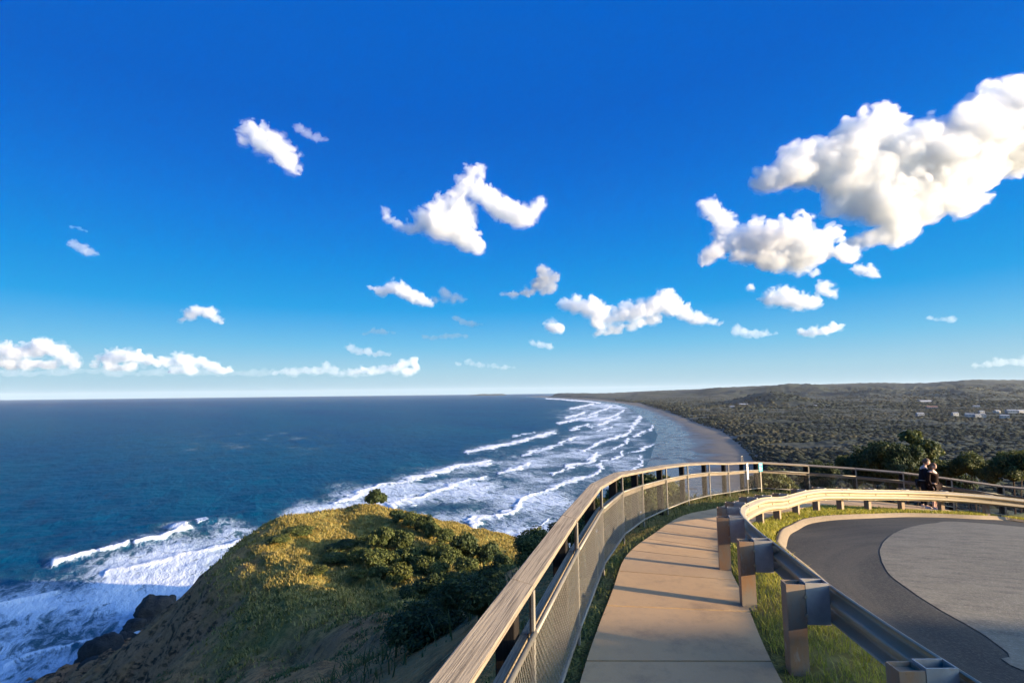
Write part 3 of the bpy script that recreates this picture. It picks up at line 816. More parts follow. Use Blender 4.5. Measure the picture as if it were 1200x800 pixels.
t.put(b.inputs["Base Color"], c); t.put(b.inputs["Normal"], t.bump(n3, 0.6, 0.012))
tag(strip_mesh("road", lines, m), kind="structure")
# the paler worn patch in the middle
PATCH_PX = [(1135, 612.5), (1095, 613.5), (1068, 618), (1046, 627), (1034, 639), (1032, 652), (1040, 671), (1062, 690), (1100, 715), (1135, 735), (1160, 752), (1185, 771), (1200, 790)]
pp = [tuple(ground(*q)[:2]) for q in PATCH_PX]
pp = [(18.5, 11.2), (15.5, 12.4)] + pp + [(5.4, 3.2), (6.2, 0.5), (9, -3)]
pc = resample(catmull(pp, 8), 0.15)
_rag = (vnoise(pc[:, 0] * 3, pc[:, 1] * 3) - 0.5) * 0.03
pc = offset_line(pc, 0) + offset_line(pc, 1) * 0 + np.stack([_rag, _rag * 0.6], 1)
lines = []
pctr = np.array([13.0, 4.5])
for s_ in np.linspace(0, 1, 20):
    q = pc + (pctr - pc) * s_
    lines.append(np.column_stack([q, zp(q[:, 0], q[:, 1]) + 0.018 + 0.006 * min(1, s_ * 10)]))
m, t, b = new_mat("worn_asphalt", 0.85, 0.3)
P = t.pos(); n1 = t.noise(0.6, 6, 0.6, P); n2 = t.noise(4, 5, 0.65, t.scaled(P, (0.5, 1.6, 1))); n3 = t.noise(32, 4, 0.75, P)
c = t.mix(t.rng(n1, 0.32, 0.68), (0.112, 0.096, 0.066), (0.142, 0.122, 0.086))
c = t.mix(t.rng(n2, 0.44, 0.68, 0, 0.85), c, (0.062, 0.053, 0.039))
c = t.mix(t.rng(n3, 0.50, 0.72, 0, 0.7), c, (0.27, 0.245, 0.20))
t.put(b.inputs["Base Color"], c); t.put(b.inputs["Normal"], t.bump(n3, 0.6, 0.012))
tag(strip_mesh("road_patch", lines, m), kind="structure")

# ------------------------------------------------------------------ the look-out fence
def wood(name, c1, c2, cd, bump=0.5):
    m, t, b = new_mat(name, 0.85, 0.15)
    uv = t.node("ShaderNodeAttribute", "Vector", {"attribute_name": "grain"})
    g1 = t.noise(3.0, 6, 0.6, t.scaled(uv, (0.7, 38.0, 38.0))); g2 = t.noise(1.1, 4, 0.5, t.scaled(uv, (1.0, 3.0, 3.0))); g3 = t.noise(14.0, 4, 0.6, t.scaled(uv, (1.2, 14.0, 14.0)))
    c = t.mix(t.rng(g2, 0.3, 0.7), c1, c2); c = t.mix(t.rng(g1, 0.47, 0.64, 0, 0.85), c, cd); c = t.mix(t.rng(g3, 0.6, 0.75, 0, 0.6), c, (cd[0] * .6, cd[1] * .6, cd[2] * .6))
    t.put(b.inputs["Base Color"], c); t.put(b.inputs["Normal"], t.bump(g1, bump, 0.01))
    return m


def grain(o, axis, origin):                   # stores distance along the board and across it
    me = o.data; co = np.empty(len(me.vertices) * 3, np.float32); me.vertices.foreach_get("co", co); co = co.reshape(-1, 3) - np.asarray(origin)
    ax = np.asarray(axis, float); ax /= np.linalg.norm(ax); s1 = np.cross(ax, [0, 0, 1.0]); s1 = s1 / np.linalg.norm(s1) if np.linalg.norm(s1) > .2 else np.array([1.0, 0, 0]); s2 = np.cross(ax, s1)
    off = random.uniform(0, 50)
    v = np.stack([co @ ax + off, co @ s1 + off * .37, co @ s2], 1).astype(np.float32)
    a = me.attributes.new("grain", "FLOAT_VECTOR", "POINT"); a.data.foreach_set("vector", v.ravel())


rail_w = wood("silvered_timber", (0.30, 0.235, 0.160), (0.225, 0.18, 0.13), (0.095, 0.074, 0.054))
post_w = wood("dark_timber", (0.020, 0.015, 0.011), (0.014, 0.011, 0.009), (0.009, 0.007, 0.006))
galv = simple("galvanised_steel", (0.24, 0.205, 0.16), (0.30, 0.26, 0.20), 6.0, 0.55, 0.5, metal=0.35)
wire_m = simple("galvanised_wire", (0.15, 0.125, 0.09), (0.19, 0.165, 0.125), 6.0, 0.5, 0.5, metal=0.3)
fence = empty("lookout_fence", (*FENCE[7], zp1(*FENCE[7])), "weathered timber and wire mesh fence curving along the outer edge of the concrete path", "fence")
FH = 1.165
FP = [np.array([x, y, zp1(x, y)]) for x, y in FENCE]
FP[9] = FP[9]
ntan = []
for i in range(len(FP)):
    d = FP[min(i + 1, len(FP) - 1)][:2] - FP[max(i - 1, 0)][:2]; ntan.append(d / np.linalg.norm(d))
UPZ = np.array([0, 0, 1.0])


def nout(i): return np.array([-ntan[i][1], ntan[i][0], 0])   # away from the path


for i, p in enumerate(FP):
    tg = np.array([*ntan[i], 0]); no = nout(i)
    left = p[0] < 9.5
    if i < len(FP) - 1:
        q = FP[i + 1]; no2 = nout(i + 1); d3 = q - p; L = np.linalg.norm(d3); dn = d3 / L
        # cap board, laid flat with a slight tilt to the path
        mb = MB(); a = p + no * 0.075 + UPZ * (FH - 0.02); b_ = q + no2 * 0.075 + UPZ * (FH - 0.02)
        sd = np.cross(dn, UPZ); sd /= np.linalg.norm(sd); sd = sd * math.cos(0.20) - UPZ * math.sin(0.20)
        up = np.cross(sd, dn); up = up if up[2] > 0 else -up
        mid = (a + b_) / 2
        mb.box(mid, (b_ - a) / 2 - dn * 0.003, sd * 0.078, up * 0.024)
        o = mb.build("top_rail", rail_w, fence, bevel=0.006); grain(o, dn, a)
        # timber behind the mesh frame
        mb = MB(); a = p + no * 0.06 + UPZ * 0.80; b_ = q + no2 * 0.06 + UPZ * 0.80
        mb.bar(a + dn * 0.004, b_ - dn * 0.004, no, 0.026, 0.048)
        o = mb.build("mid_rail", rail_w, fence, bevel=0.004); grain(o, dn, a)
        # mesh frame tubes
        mb = MB(); mb.tube([p + UPZ * 0.86 - no * 0.012, q + UPZ * 0.86 - no2 * 0.012], 0.019, 7); mb.build("mesh_top_tube", wire_m, fence, smooth_=True)
        mb = MB(); mb.tube([p + UPZ * 0.15 - no * 0.012, q + UPZ * 0.15 - no2 * 0.012], 0.019, 7); mb.build("mesh_bottom_tube", wire_m, fence, smooth_=True)
        # chain link: two families of diagonal wires
        h0, h1 = 0.16, 0.855; H = h1 - h0; near = L and p[1] < 9.5
        pitch = 0.058 if near else 0.064; rw = 0.0019 if near else 0.0013
        V = []; Q = []
        nd = int((L + H) / pitch) + 1
        for fam in (0, 1):
            for kk in range(nd):
                s_ = -H + kk * pitch + 0.01
                s_a, s_b = max(s_, 0), min(s_ + H, L)
                if s_b - s_a < 0.02: continue
                za, zb = h0 + (s_a - s_), h0 + (s_b - s_)
                if fam: za, zb = h1 - (za - h0), h1 - (zb - h0)
                A = p + d3 * (s_a / L) - no * 0.012 + UPZ * za + no * (0.003 if fam else -0.003); Bq = p + d3 * (s_b / L) - no * 0.012 + UPZ * zb + no * (0.003 if fam else -0.003)
                dd = (Bq - A) / np.linalg.norm(Bq - A); s1 = np.cross(dd, no); s1 /= np.linalg.norm(s1); s2 = np.cross(dd, s1)
                o0 = len(V)
                for E_ in (A, Bq):
                    for cx, cy_ in ((1, 0), (0, 1), (-1, 0), (0, -1)): V.append(E_ + (s1 * cx + s2 * cy_) * rw)
                for j in range(4): Q.append((o0 + j, o0 + (j + 1) % 4, o0 + 4 + (j + 1) % 4, o0 + 4 + j))
        link("mesh_panel", mesh_np("mesh_panel", np.array(V), np.array(Q)), wire_m, fence)
    # slim steel upright on the path side
    mb = MB(); c = p - no * 0.002 + UPZ * 0.50
    mb.box(c, tg * 0.022, no * 0.008, UPZ * 0.62)
    mb.box(c + tg * 0.019 + no * 0.018, tg * 0.003, no * 0.012, UPZ * 0.62)
    o = mb.build("upright", galv, fence)
    if not left:
        for z_ in (0,): pass
    # timber post outside
    mb = MB(); c = p + no * 0.155 - tg * 0.06 + UPZ * 0.10
    mb.box(c, tg * 0.055, no * 0.065, UPZ * 1.0); o = mb.build("post", post_w, fence, bevel=0.006); grain(o, UPZ, c)

# signs on the fence
def board(name, px_, D, w_, h_, zc, m, label, cat, marks, mc):
    q = at(px_, 540, D); g = zp1(q[0], q[1]); i = int(np.argmin([np.hypot(f[0] - q[0], f[1] - q[1]) for f in FP])); no = nout(i); tg = np.array([*ntan[i], 0])
    f = FP[i] - no * 0.045
    e = empty(name, f, label, cat)
    mb = MB(); mb.box(f + UPZ * zc, tg * w_ / 2, no * 0.006, UPZ * h_ / 2); mb.build("panel", m, e)
    mb = MB(); mb.box(f + UPZ * (zc * 0.5) + no * 0.016, tg * 0.02, no * 0.009, UPZ * (zc * 0.5 + h_ * .3)); mb.build("bracket", galv, e)
    mb = MB()
    for (a, b_, hw, hh) in marks: mb.box(f + UPZ * (zc + b_ * h_) - no * 0.0085 + tg * a * w_, tg * hw * w_, no * 0.0015, UPZ * hh * h_)
    mb.build("lettering", mc, e)
    return e


white_p = simple("white_sign_face", (0.78, 0.77, 0.74), (0.83, 0.82, 0.80), 3, 0.5)
teal_p = simple("teal_sign_face", (0.02, 0.30, 0.36), (0.03, 0.35, 0.42), 3, 0.5)
ink = simple("dark_print", (0.05, 0.05, 0.05), (0.07, 0.07, 0.07), 3, 0.6)
pale = simple("pale_print", (0.70, 0.74, 0.60), (0.75, 0.78, 0.65), 3, 0.6)
board("sign", 864.5, 20.25, 0.155, 0.60, 0.83, white_p, "narrow upright white sign on a fence post at the path's bend", "sign",
      [(0, 0.36, .30, .05), (0, 0.18, .12, .07), (0, 0.0, .10, .08), (0, -0.2, .14, .05), (0, -0.36, .25, .02)], ink)
board("sign", 886, 21.1, 0.20, 0.34, 0.98, teal_p, "small teal sign on the fence post right of the narrow white sign", "sign",
      [(0, 0.30, .36, .09), (-.15, 0.02, .22, .03), (0.0, -0.12, .34, .03), (0, -0.28, .30, .03)], pale)
q = at(876.5, 536, 20.9); i = 12
mb = MB(); f = FP[11] * 0.2 + FP[12] * 0.8 + nout(12) * 0.02 + UPZ * (FH + 0.13); tg = np.array([*ntan[12], 0])
for s_ in (-1, 1):
    mb.box(f + tg * 0.075 * s_, tg * 0.01, nout(12) * 0.01, UPZ * 0.10); 
mb.box(f + UPZ * 0.11, tg * 0.085, nout(12) * 0.01, UPZ * 0.01)
tag(mb.build("rail_bracket", galv), "small pale open square bracket standing on the fence rail between the two signs", "bracket")

# ------------------------------------------------------------------ the guard rail
GR = [(2.75, -2.0), (2.66, 0.8), (2.60, 3.0), (2.66, 4.4), (2.84, 5.7), (3.08, 6.95), (3.52, 8.2), (4.45, 10.0), (6.2, 12.35), (8.3, 14.4), (10.2, 15.7), (12.0, 16.45), (13.8, 16.7), (15.6, 16.6), (17.6, 16.2), (20.5, 15.2)]
gc = resample(catmull(GR, 12), 0.12)
gt = np.gradient(gc, axis=0); gt /= np.linalg.norm(gt, axis=1, keepdims=True); gn = np.stack([gt[:, 1], -gt[:, 0]], 1)   # towards the road
gz = zp(gc[:, 0], gc[:, 1])
guard = empty("guard_rail", (gc[60][0], gc[60][1], gz[60]), "long galvanised W-beam guard rail curving around the edge of the road", "guard rail")
m, t, b = new_mat("guard_zinc", 0.48, 0.5)
P = t.pos(); n1 = t.noise(2.0, 6, 0.6, P); n2 = t.noise(28, 4, 0.6, P)
c = t.mix(t.rng(n1, 0.35, 0.65), (0.32, 0.255, 0.155), (0.38, 0.305, 0.19)); c = t.mix(t.rng(n2, 0.62, 0.75, 0, .5), c, (0.36, 0.29, 0.20))
t.put(b.inputs["Base Color"], c); b.inputs["Metallic"].default_value = 0.25; zinc = m
m, t, b = new_mat("rusty_steel_post", 0.7, 0.35)
P = t.pos(); n1 = t.noise(5.0, 7, 0.65, t.scaled(P, (1, 1, .4))); n2 = t.noise(40, 4, 0.6, P)
c = t.mix(t.rng(n1, 0.42, 0.6), (0.25, 0.195, 0.135), (0.30, 0.165, 0.08)); c = t.mix(t.rng(n1, 0.62, 0.72, 0, .8), c, (0.40, 0.36, 0.30)); c = t.mix(t.rng(n2, 0.6, 0.8, 0, .5), c, (0.10, 0.055, 0.03))
t.put(b.inputs["Base Color"], c); b.inputs["Metallic"].default_value = 0.1; rust = m
m, t, b = new_mat("blockout_steel", 0.6, 0.4)
P = t.pos(); n1 = t.noise(6.0, 6, 0.6, P)
c = t.mix(t.rng(n1, 0.4, 0.65), (0.26, 0.235, 0.20), (0.35, 0.315, 0.265)); c = t.mix(t.rng(n1, 0.64, 0.74, 0, .8), c, (0.26, 0.14, 0.07))
t.put(b.inputs["Base Color"], c); b.inputs["Metallic"].default_value = 0.0; block = m
WPROF = [(0.012, .157), (0.0, .150), (0.008, .138), (0.074, .108), (0.082, .098), (0.082, .066), (0.074, .056), (0.008, .022), (0.0, .012), (0.0, -.012), (0.008, -.022), (0.074, -.056), (0.082, -.066), (0.082, -.098), (0.074, -.108), (0.008, -.138), (0.0, -.150), (0.012, -.157)]
WC = 0.595
prof = WPROF + [(d - 0.005, h) for d, h in reversed(WPROF)]
step = 33; npf = len(prof)
for a in range(0, len(gc) - 2, step):
    idx = np.arange(a, min(a + step + 2, len(gc))); k0 = (a // step) % 2
    V = []
    for j in idx:
        for d, h in prof:
            d2 = d + (0.0055 if k0 else 0.0)
            V.append((gc[j][0] + gn[j][0] * d2, gc[j][1] + gn[j][1] * d2, gz[j] + WC + h))
    Q = []
    for r in range(len(idx) - 1):
        for j in range(npf): Q.append((r * npf + j, r * npf + (j + 1) % npf, (r + 1) * npf + (j + 1) % npf, (r + 1) * npf + j))
    bmq = MB(); bmq.add(V, Q); bmq.f += [tuple(range(npf)), tuple(range(len(V) - npf, len(V)))[::-1]]
    o = bmq.build("beam", zinc, guard)
    if a:                                     # lap splice: eight bolts through the two thicknesses
        sb = MB()
        for jj in (0, 1):
            for hh in (-.125, -.04, .04, .125):
                j = min(a + jj * 2, len(gc) - 1); c_ = np.array([gc[j][0], gc[j][1], gz[j] + WC + hh]); nn = np.array([gn[j][0], gn[j][1], 0])
                sb.tube([c_ - nn * 0.022, c_ + nn * 0.05], 0.013, 6)
        sb.build("splice_bolts", zinc, guard)
POST_S = 1.36
gs = np.arange(len(gc)) * 0.12
first = 0.40
def gpt(s_):
    return (np.array([np.interp(s_, gs, gc[:, 0]), np.interp(s_, gs, gc[:, 1])]), np.array([np.interp(s_, gs, gt[:, 0]), np.interp(s_, gs, gt[:, 1])]))
s0 = float(gs[np.argmin(np.abs(gc[:, 1] - 4.62) + (gc[:, 0] > 4) * 99)])
n_p = 0
for kk in range(-3, 20):
    s_ = s0 + kk * POST_S * (1.0 if kk > -2 else 1.0)
    if s_ < 0.2 or s_ > gs[-1] - 0.3: continue
    p2, t2 = gpt(s_); t2 /= np.linalg.norm(t2); n2 = np.array([t2[1], -t2[0], 0]); tg = np.array([*t2, 0]); g = zp1(*p2); base = np.array([*p2, g])
    # open steel channel post: web and two flanges
    mb = MB(); hz_ = 0.48
    c = base - n2 * 0.275 + UPZ * (0.75 - hz_)
    mb.box(c + tg * 0.05, n2 * 0.076, tg * 0.0045, UPZ * hz_)                    # web (far side)
    mb.box(c - tg * 0.056, n2 * 0.076, tg * 0.0045, UPZ * hz_)                   # face to the camera
    mb.box(c - n2 * 0.072 - tg * 0.003, n2 * 0.0045, tg * 0.0475, UPZ * hz_)
    mb.box(c + n2 * 0.072 - tg * 0.003, n2 * 0.0045, tg * 0.0475, UPZ * hz_)
    mb.box(c - tg * 0.003 + UPZ * (hz_ - 0.03), n2 * 0.066, tg * 0.0475, UPZ * 0.004)
    po = mb.build("post", rust, guard)
    mb = MB(); c = base - n2 * 0.098 + UPZ * 0.595
    mb.box(c - tg * 0.056, n2 * 0.095, tg * 0.0045, UPZ * 0.17); mb.box(c + tg * 0.05, n2 * 0.095, tg * 0.0045, UPZ * 0.17)
    mb.box(c - n2 * 0.091 - tg * 0.003, n2 * 0.0045, tg * 0.0475, UPZ * 0.17); mb.box(c + n2 * 0.091 - tg * 0.003, n2 * 0.0045, tg * 0.0475, UPZ * 0.17)
    bo = mb.build("blockout", block, guard)
    mb = MB()
    for hh in (0.50, 0.655):
        mb.tube([base - n2 * 0.20 - tg * 0.075 + UPZ * hh, base - n2 * 0.20 - tg * 0.058 + UPZ * hh], 0.013, 6)
    mb.tube([base + n2 * 0.008 + UPZ * WC, base + n2 * 0.022 + UPZ * WC], 0.017, 8)
    mb.build("bolt", zinc, guard)
    n_p += 1
# ------------------------------------------------------------------ foliage
def leaf_mat(name, cols, trans=0.25):
    m = bpy.data.materials.new(name); m.use_nodes = True; t = NT(m.node_tree); m.node_tree.nodes.remove(m.node_tree.nodes["Principled BSDF"])
    out = m.node_tree.nodes["Material Output"]; ti = t.attr("tint"); ri = m.node_tree.nodes.new("ShaderNodeObjectInfo").outputs["Random"]
    c = cols[0]
    for k in range(1, len(cols)):
        a = (k - 1) / (len(cols) - 1); c = t.mix(t.rng(ti, a, a + 1.0 / (len(cols) - 1)), c if k == 1 else c, cols[k])
    c = t.mix(t.rng(ri, 0, 1, 0.0, 0.35), c, (cols[0][0] * 1.2 + 0.01, cols[0][1] * 1.15 + 0.006, cols[0][2]))
    d = t.node("ShaderNodeBsdfPrincipled", 0, None, Base_Color=c, Roughness=0.6); d.node.inputs["Specular IOR Level"].default_value = 0.2
    tr = t.node("ShaderNodeBsdfTranslucent", 0, None, Color=c)
    ms = m.node_tree.nodes.new("ShaderNodeMixShader"); ms.inputs[0].default_value = trans
    t.l.new(d, ms.inputs[1]); t.l.new(tr, ms.inputs[2]); t.l.new(ms.outputs[0], out.inputs["Surface"])
    return m


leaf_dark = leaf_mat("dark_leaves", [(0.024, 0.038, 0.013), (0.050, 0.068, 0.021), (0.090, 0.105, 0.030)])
leaf_olive = leaf_mat("olive_leaves", [(0.045, 0.058, 0.017), (0.088, 0.105, 0.026), (0.15, 0.15, 0.042)])
leaf_yellow = leaf_mat("yellow_green_leaves", [(0.045, 0.055, 0.012), (0.095, 0.100, 0.022), (0.15, 0.14, 0.035)])
bark = simple("bark", (0.10, 0.075, 0.055), (0.065, 0.05, 0.038), 6, 0.95, 0.1, 0.6, 0.02)


def crown_mesh(name, lobes, n, leaf, seed, core=0.66, long_=1.6):
    r = np.random.default_rng(seed); lobes = np.array(lobes, float)
    wt = lobes[:, 3] ** 2; pick = r.choice(len(lobes), n, p=wt / wt.sum())
    d = r.normal(size=(n, 3)); d /= np.linalg.norm(d, axis=1, keepdims=True); d[:, 2] = np.where(d[:, 2] < -0.35, -d[:, 2], d[:, 2])
    rad = lobes[pick, 3] * (0.62 + 0.42 * r.random(n) ** 0.6) * (0.72 + 0.55 * vnoise(d[:, 0] * 2.6 + pick * 7, d[:, 1] * 2.6, d[:, 2] * 2.6, seed))
    c = lobes[pick, :3] + d * rad[:, None] * np.array([1, 1, 0.82])
    nr = d * 0.75 + r.normal(size=(n, 3)) * 0.55 + np.array([0, 0, 0.25]); nr /= np.linalg.norm(nr, axis=1, keepdims=True)
    a = np.cross(nr, r.normal(size=(n, 3))); a /= np.linalg.norm(a, axis=1, keepdims=True); b_ = np.cross(nr, a)
    s = leaf * r.uniform(0.55, 1.35, n)[:, None]
    V = np.stack([c - a * s * long_ * .5, c + b_ * s * .42 + nr * s * .12, c + a * s * long_ * .5, c - b_ * s * .42 + nr * s * .12], 1).reshape(-1, 3)
    Q = np.arange(n * 4).reshape(n, 4)
    ti = np.repeat(np.clip(r.normal(0.45, 0.24, n) + (vnoise(c[:, 0] * 3 / lobes[0, 3], c[:, 1] * 3 / lobes[0, 3], c[:, 2] * 3 / lobes[0, 3], seed + 3) - 0.5) * 0.7, 0, 1), 4)
    bv, bf = ico(2); T = []; CV = []; o_ = len(V)
    for l in lobes:
        k = core * (0.8 + 0.4 * vnoise(bv[:, 0] * 2 + l[0] * 9, bv[:, 1] * 2, bv[:, 2] * 2, seed))
        CV.append(bv * k[:, None] * l[3] * np.array([1, 1, .8]) + l[:3]); T.append(bf + o_); o_ += len(bv)
    me = mesh_np(name, np.concatenate([V] + CV), Q, np.concatenate(T))
    fattr(me, "tint", np.concatenate([ti, np.zeros(o_ - len(V))]))
    return me


def rnd_lobes(seed, n, spread=0.62, zr=(0.25, 0.75)):
    r = np.random.default_rng(seed); L = [(0, 0, 0.5, 0.62)]
    for k in range(n):
        a = 2 * math.pi * (k + r.uniform(-.3, .3)) / n; q = spread * r.uniform(0.6, 1.1)
        L.append((math.cos(a) * q, math.sin(a) * q, r.uniform(*zr), r.uniform(0.28, 0.46)))
    return L


SHRUB = [crown_mesh("foliage", rnd_lobes(s, 6 + s % 3), 2600, 0.085, s) for s in (1, 2, 3, 4)]
BUSHY = [crown_mesh("foliage", rnd_lobes(s, 8), 7500, 0.050, s) for s in (11, 12, 13)]
TALL = [crown_mesh("foliage", [(0, 0, .9, .5), (.45, .1, .55, .42), (-.5, .0, .5, .45), (.1, .4, .6, .4), (-.2, -.4, .45, .42), (.25, -.35, .75, .36), (-.25, .2, 1.15, .36), (.1, 0, 1.45, .27), (.55, -.2, .25, .35), (-.7, .1, .2, .33)], 9000, 0.062, s) for s in (21, 22)]
_mats = {}


def trunk_mesh(seed, top=0.6, r0=0.05):
    r = random.Random(seed); mb = MB()
    mb.tube([(0, 0, -0.35), (r.uniform(-.03, .03), r.uniform(-.03, .03), top * .5), (r.uniform(-.08, .08), r.uniform(-.08, .08), top)], [r0, r0 * .75, r0 * .45], 6)
    for k in range(4):
        a = r.uniform(0, 6.28); z0 = r.uniform(.1, .35) * top
        mb.tube([(0, 0, z0), (math.cos(a) * .18, math.sin(a) * .18, z0 + .2), (math.cos(a) * .42, math.sin(a) * .42, z0 + .42)], [r0 * .6, r0 * .45, r0 * .2], 5)
    return mb


_tr = None


def plant(x, y, w_, h_, protos, m, label, cat="shrub", group=None, name="shrub", z=None, idx=0, parts=("foliage", "stem")):
    """a thing with its foliage and stem; the meshes are shared between plants of a kind"""
    global _tr
    if _tr is None:
        tmp = [trunk_mesh(s).build("stem", bark) for s in (1, 2, 3)]; _tr = [q.data for q in tmp]
        for q in tmp: bpy.data.objects.remove(q)
    z = hz1(x, y) if z is None else z
    e = empty(name, (x, y, z - 0.05 * h_), label, cat, group); e.rotation_euler = (0, 0, random.uniform(0, 6.28)); e.scale = (w_ / 2, w_ / 2, h_)
    key = (protos[idx % len(protos)].name, m.name)
    if key not in _mats:
        me = protos[idx % len(protos)].copy(); me.materials.clear(); me.materials.append(m); _mats[key] = me
    o = bpy.data.objects.new(parts[0], _mats[key]); COL.objects.link(o); o.parent = e
    s = bpy.data.objects.new(parts[1], _tr[idx % 3]); COL.objects.link(s); s.parent = e
    return e


G1 = "shrubs on the grassy headland"
KN = [  # photo x, y of the base, distance, width px, height px, leaf kind, label
    (440, 592, 149, 22, 17, 0, "round dark shrub alone on the very top of the grassy knoll"),
    (352, 626, 138, 34, 9, 1, "low flat olive shrub at the knoll's upper left edge"), (328, 636, 134, 26, 8, 1, "low shrub patch just below the knoll's left skyline"),
    (466, 612, 134, 18, 12, 0, "small dark shrub on the right shoulder, first below the top shrub"), (482, 617, 131, 22, 16, 1, "shrub second down the knoll's right shoulder"),
    (496, 624, 127, 22, 18, 0, "taller dark shrub halfway along the knoll's right shoulder"), (508, 631, 122, 22, 17, 1, "bushy shrub third from the end of the right shoulder row"),
    (521, 638, 117, 24, 16, 1, "green shrub at the foot of the right shoulder row"),
    (546, 654, 98, 34, 27, 0, "tall dark shrub standing against the surf right of the knoll"), (572, 662, 84, 32, 22, 0, "broad dark shrub between the tall dark one and the fence"),
    (591, 662, 76, 24, 18, 0, "small round dark shrub closest to the sea beside the fence"),
    (400, 646, 118, 34, 10, 0, "low shadowy shrub at the left end of the knoll's thicket"), (424, 643, 119, 26, 14, 0, "dark shrub topping the left half of the thicket"),
    (447, 642, 118, 32, 22, 1, "largest rounded shrub at the crown of the thicket"), (470, 645, 115, 28, 20, 1, "olive shrub just right of the thicket's largest"),
    (393, 660, 113, 34, 11, 1, "spreading yellowish shrub left below the thicket"), (418, 657, 113, 28, 13, 2, "yellow green shrub in the sunlit gap of the thicket"),
    (442, 662, 109, 32, 18, 1, "middle shrub of the thicket, below the largest"), (465, 664, 107, 28, 18, 1, "round sunlit shrub low in the thicket's middle"),
    (484, 659, 109, 26, 16, 1, "shrub between the olive one and the thicket's right edge"), (468, 682, 101, 30, 19, 2, "brightest green shrub at the bottom edge of the sunlit thicket"),
    (446, 676, 103, 26, 14, 1, "shrub left of the brightest green one"), (497, 672, 102, 30, 18, 1, "sunlit shrub right of the brightest green one"),
    (512, 655, 106, 30, 16, 1, "pale olive shrub on the thicket's right slope"), (527, 662, 100, 30, 17, 1, "pale shrub nearest the tall dark one against the surf"),
    (515, 676, 98, 28, 16, 1, "feathery shrub at the thicket's lower right corner"), (545, 672, 92, 30, 16, 1, "last sunlit shrub before the fence"),
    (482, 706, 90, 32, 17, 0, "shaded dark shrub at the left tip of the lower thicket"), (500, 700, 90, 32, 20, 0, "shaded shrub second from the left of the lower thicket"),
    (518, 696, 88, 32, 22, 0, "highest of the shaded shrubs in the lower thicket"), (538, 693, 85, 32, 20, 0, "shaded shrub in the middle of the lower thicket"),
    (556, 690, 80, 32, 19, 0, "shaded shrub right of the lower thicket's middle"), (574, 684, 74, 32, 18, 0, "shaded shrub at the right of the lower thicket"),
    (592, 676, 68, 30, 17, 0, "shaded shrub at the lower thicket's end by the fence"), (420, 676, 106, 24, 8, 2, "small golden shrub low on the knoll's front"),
    (372, 672, 108, 26, 7, 2, "low tuft-like shrub on the knoll's sunny front left"), (584, 700, 62, 34, 16, 0, "dark shrub by the fence rail below the lower thicket"), (604, 682, 56, 36, 18, 1, "olive shrub half hidden by the fence rail")]
LM = [leaf_dark, leaf_olive, leaf_yellow]


def on_terrain(px_, py_, D0):                 # follow the sight line to the slope near D0
    r = ray(px_, py_); best = None
    Ds = np.linspace(D0 * 0.7, D0 * 1.3, 121); z = hz(r[0] * Ds, Ds); dz = np.abs(EYE[2] + r[2] * Ds - z)
    i = int(np.argmin(dz + np.abs(Ds - D0) * 0.02)); return r[0] * Ds[i], Ds[i], float(z[i])


for k, (a, b_, D, wpx, hpx, kind, lab) in enumerate(KN):
    x, y, z = on_terrain(a, b_, D); s = y / 600.0
    plant(x, y, wpx * s * 1.15, hpx * s * 1.1, SHRUB, LM[kind], lab, group=G1, z=z, idx=k)

# shrubs on the drop just outside the fence, seen through and over the mesh
G2 = "shrubs outside the mesh fence"
OUT = [(2.2, 13.6, 1.7, 0.95, 2, "yellow green shrub behind the mesh where the fence begins to bend"), (3.4, 15.4, 1.8, 1.3, 1, "leafy shrub behind the second mesh panel of the bend"),
       (4.4, 16.9, 1.7, 1.2, 2, "sunny shrub behind the third mesh panel of the bend"), (5.5, 18.6, 1.6, 1.05, 1, "low shrub behind the mesh left of the white sign"),
       (0.5, 9.8, 1.3, 0.55, 1, "shrub poking between the rails at the near bend"), (1.3, 11.6, 1.4, 0.50, 0, "dark shrub behind the narrow gap between rails"),
       (11.6, 23.4, 2.6, 1.7, 2, "sunlit yellowish bush behind the mesh right of the teal sign"), (14.2, 23.6, 2.6, 1.4, 0, "dark bush behind the mesh beyond the yellowish one"),
       (-0.5, 7.6, 1.3, 0.6, 0, "dark shrub under the near rail, closest bush to the camera"), (-1.6, 9.5, 1.7, 0.7, 0, "dark shrub rising just left of the near rail"),
       (-1.2, 13.5, 1.9, 0.85, 1, "olive shrub standing clear above the rail by the surf"), (-2.0, 20.0, 2.8, 1.5, 0, "wide dark shrub below the rail's far kink"),
       (-3.5, 26, 3.4, 1.8, 0, "spreading shaded shrub down the slope left of the rail"), (0.6, 22.0, 2.6, 1.5, 1, "shrub with its tip showing above the rail's kink")]
for k, (x, y, w_, h_, kind, lab) in enumerate(OUT):
    plant(x, y, w_, h_, BUSHY, LM[kind], lab, group=G2, idx=k)

# trees on the right beyond the fence
def tree_at(px_, D, top_py, wpx, protos, m, label, idx, group="trees beyond the right end of the fence"):
    q = at(px_, top_py, D); x, y = q[0], q[1]; g = hz1(x, y); s = D / 600.0
    H = max(q[2] - g, 1.5); Hn = 1.72 if protos is TALL else 1.0
    e = plant(x, y, 2.0, 1.0, protos, m, label, "tree", group, "tree", g, idx, ("crown", "trunk"))
    W = wpx * s * 0.80; ch = min(W * (0.55 if protos is TALL else 0.72), H / Hn)
    for o in e.children:
        if o.name.startswith("crown"): o.scale = (W / 2, W / 2, ch); o.location = (0, 0, H - ch * Hn * 1.0)
        else: o.scale = (W / 2, W / 2, (H - ch * Hn * 0.5) / 0.6)
    return e


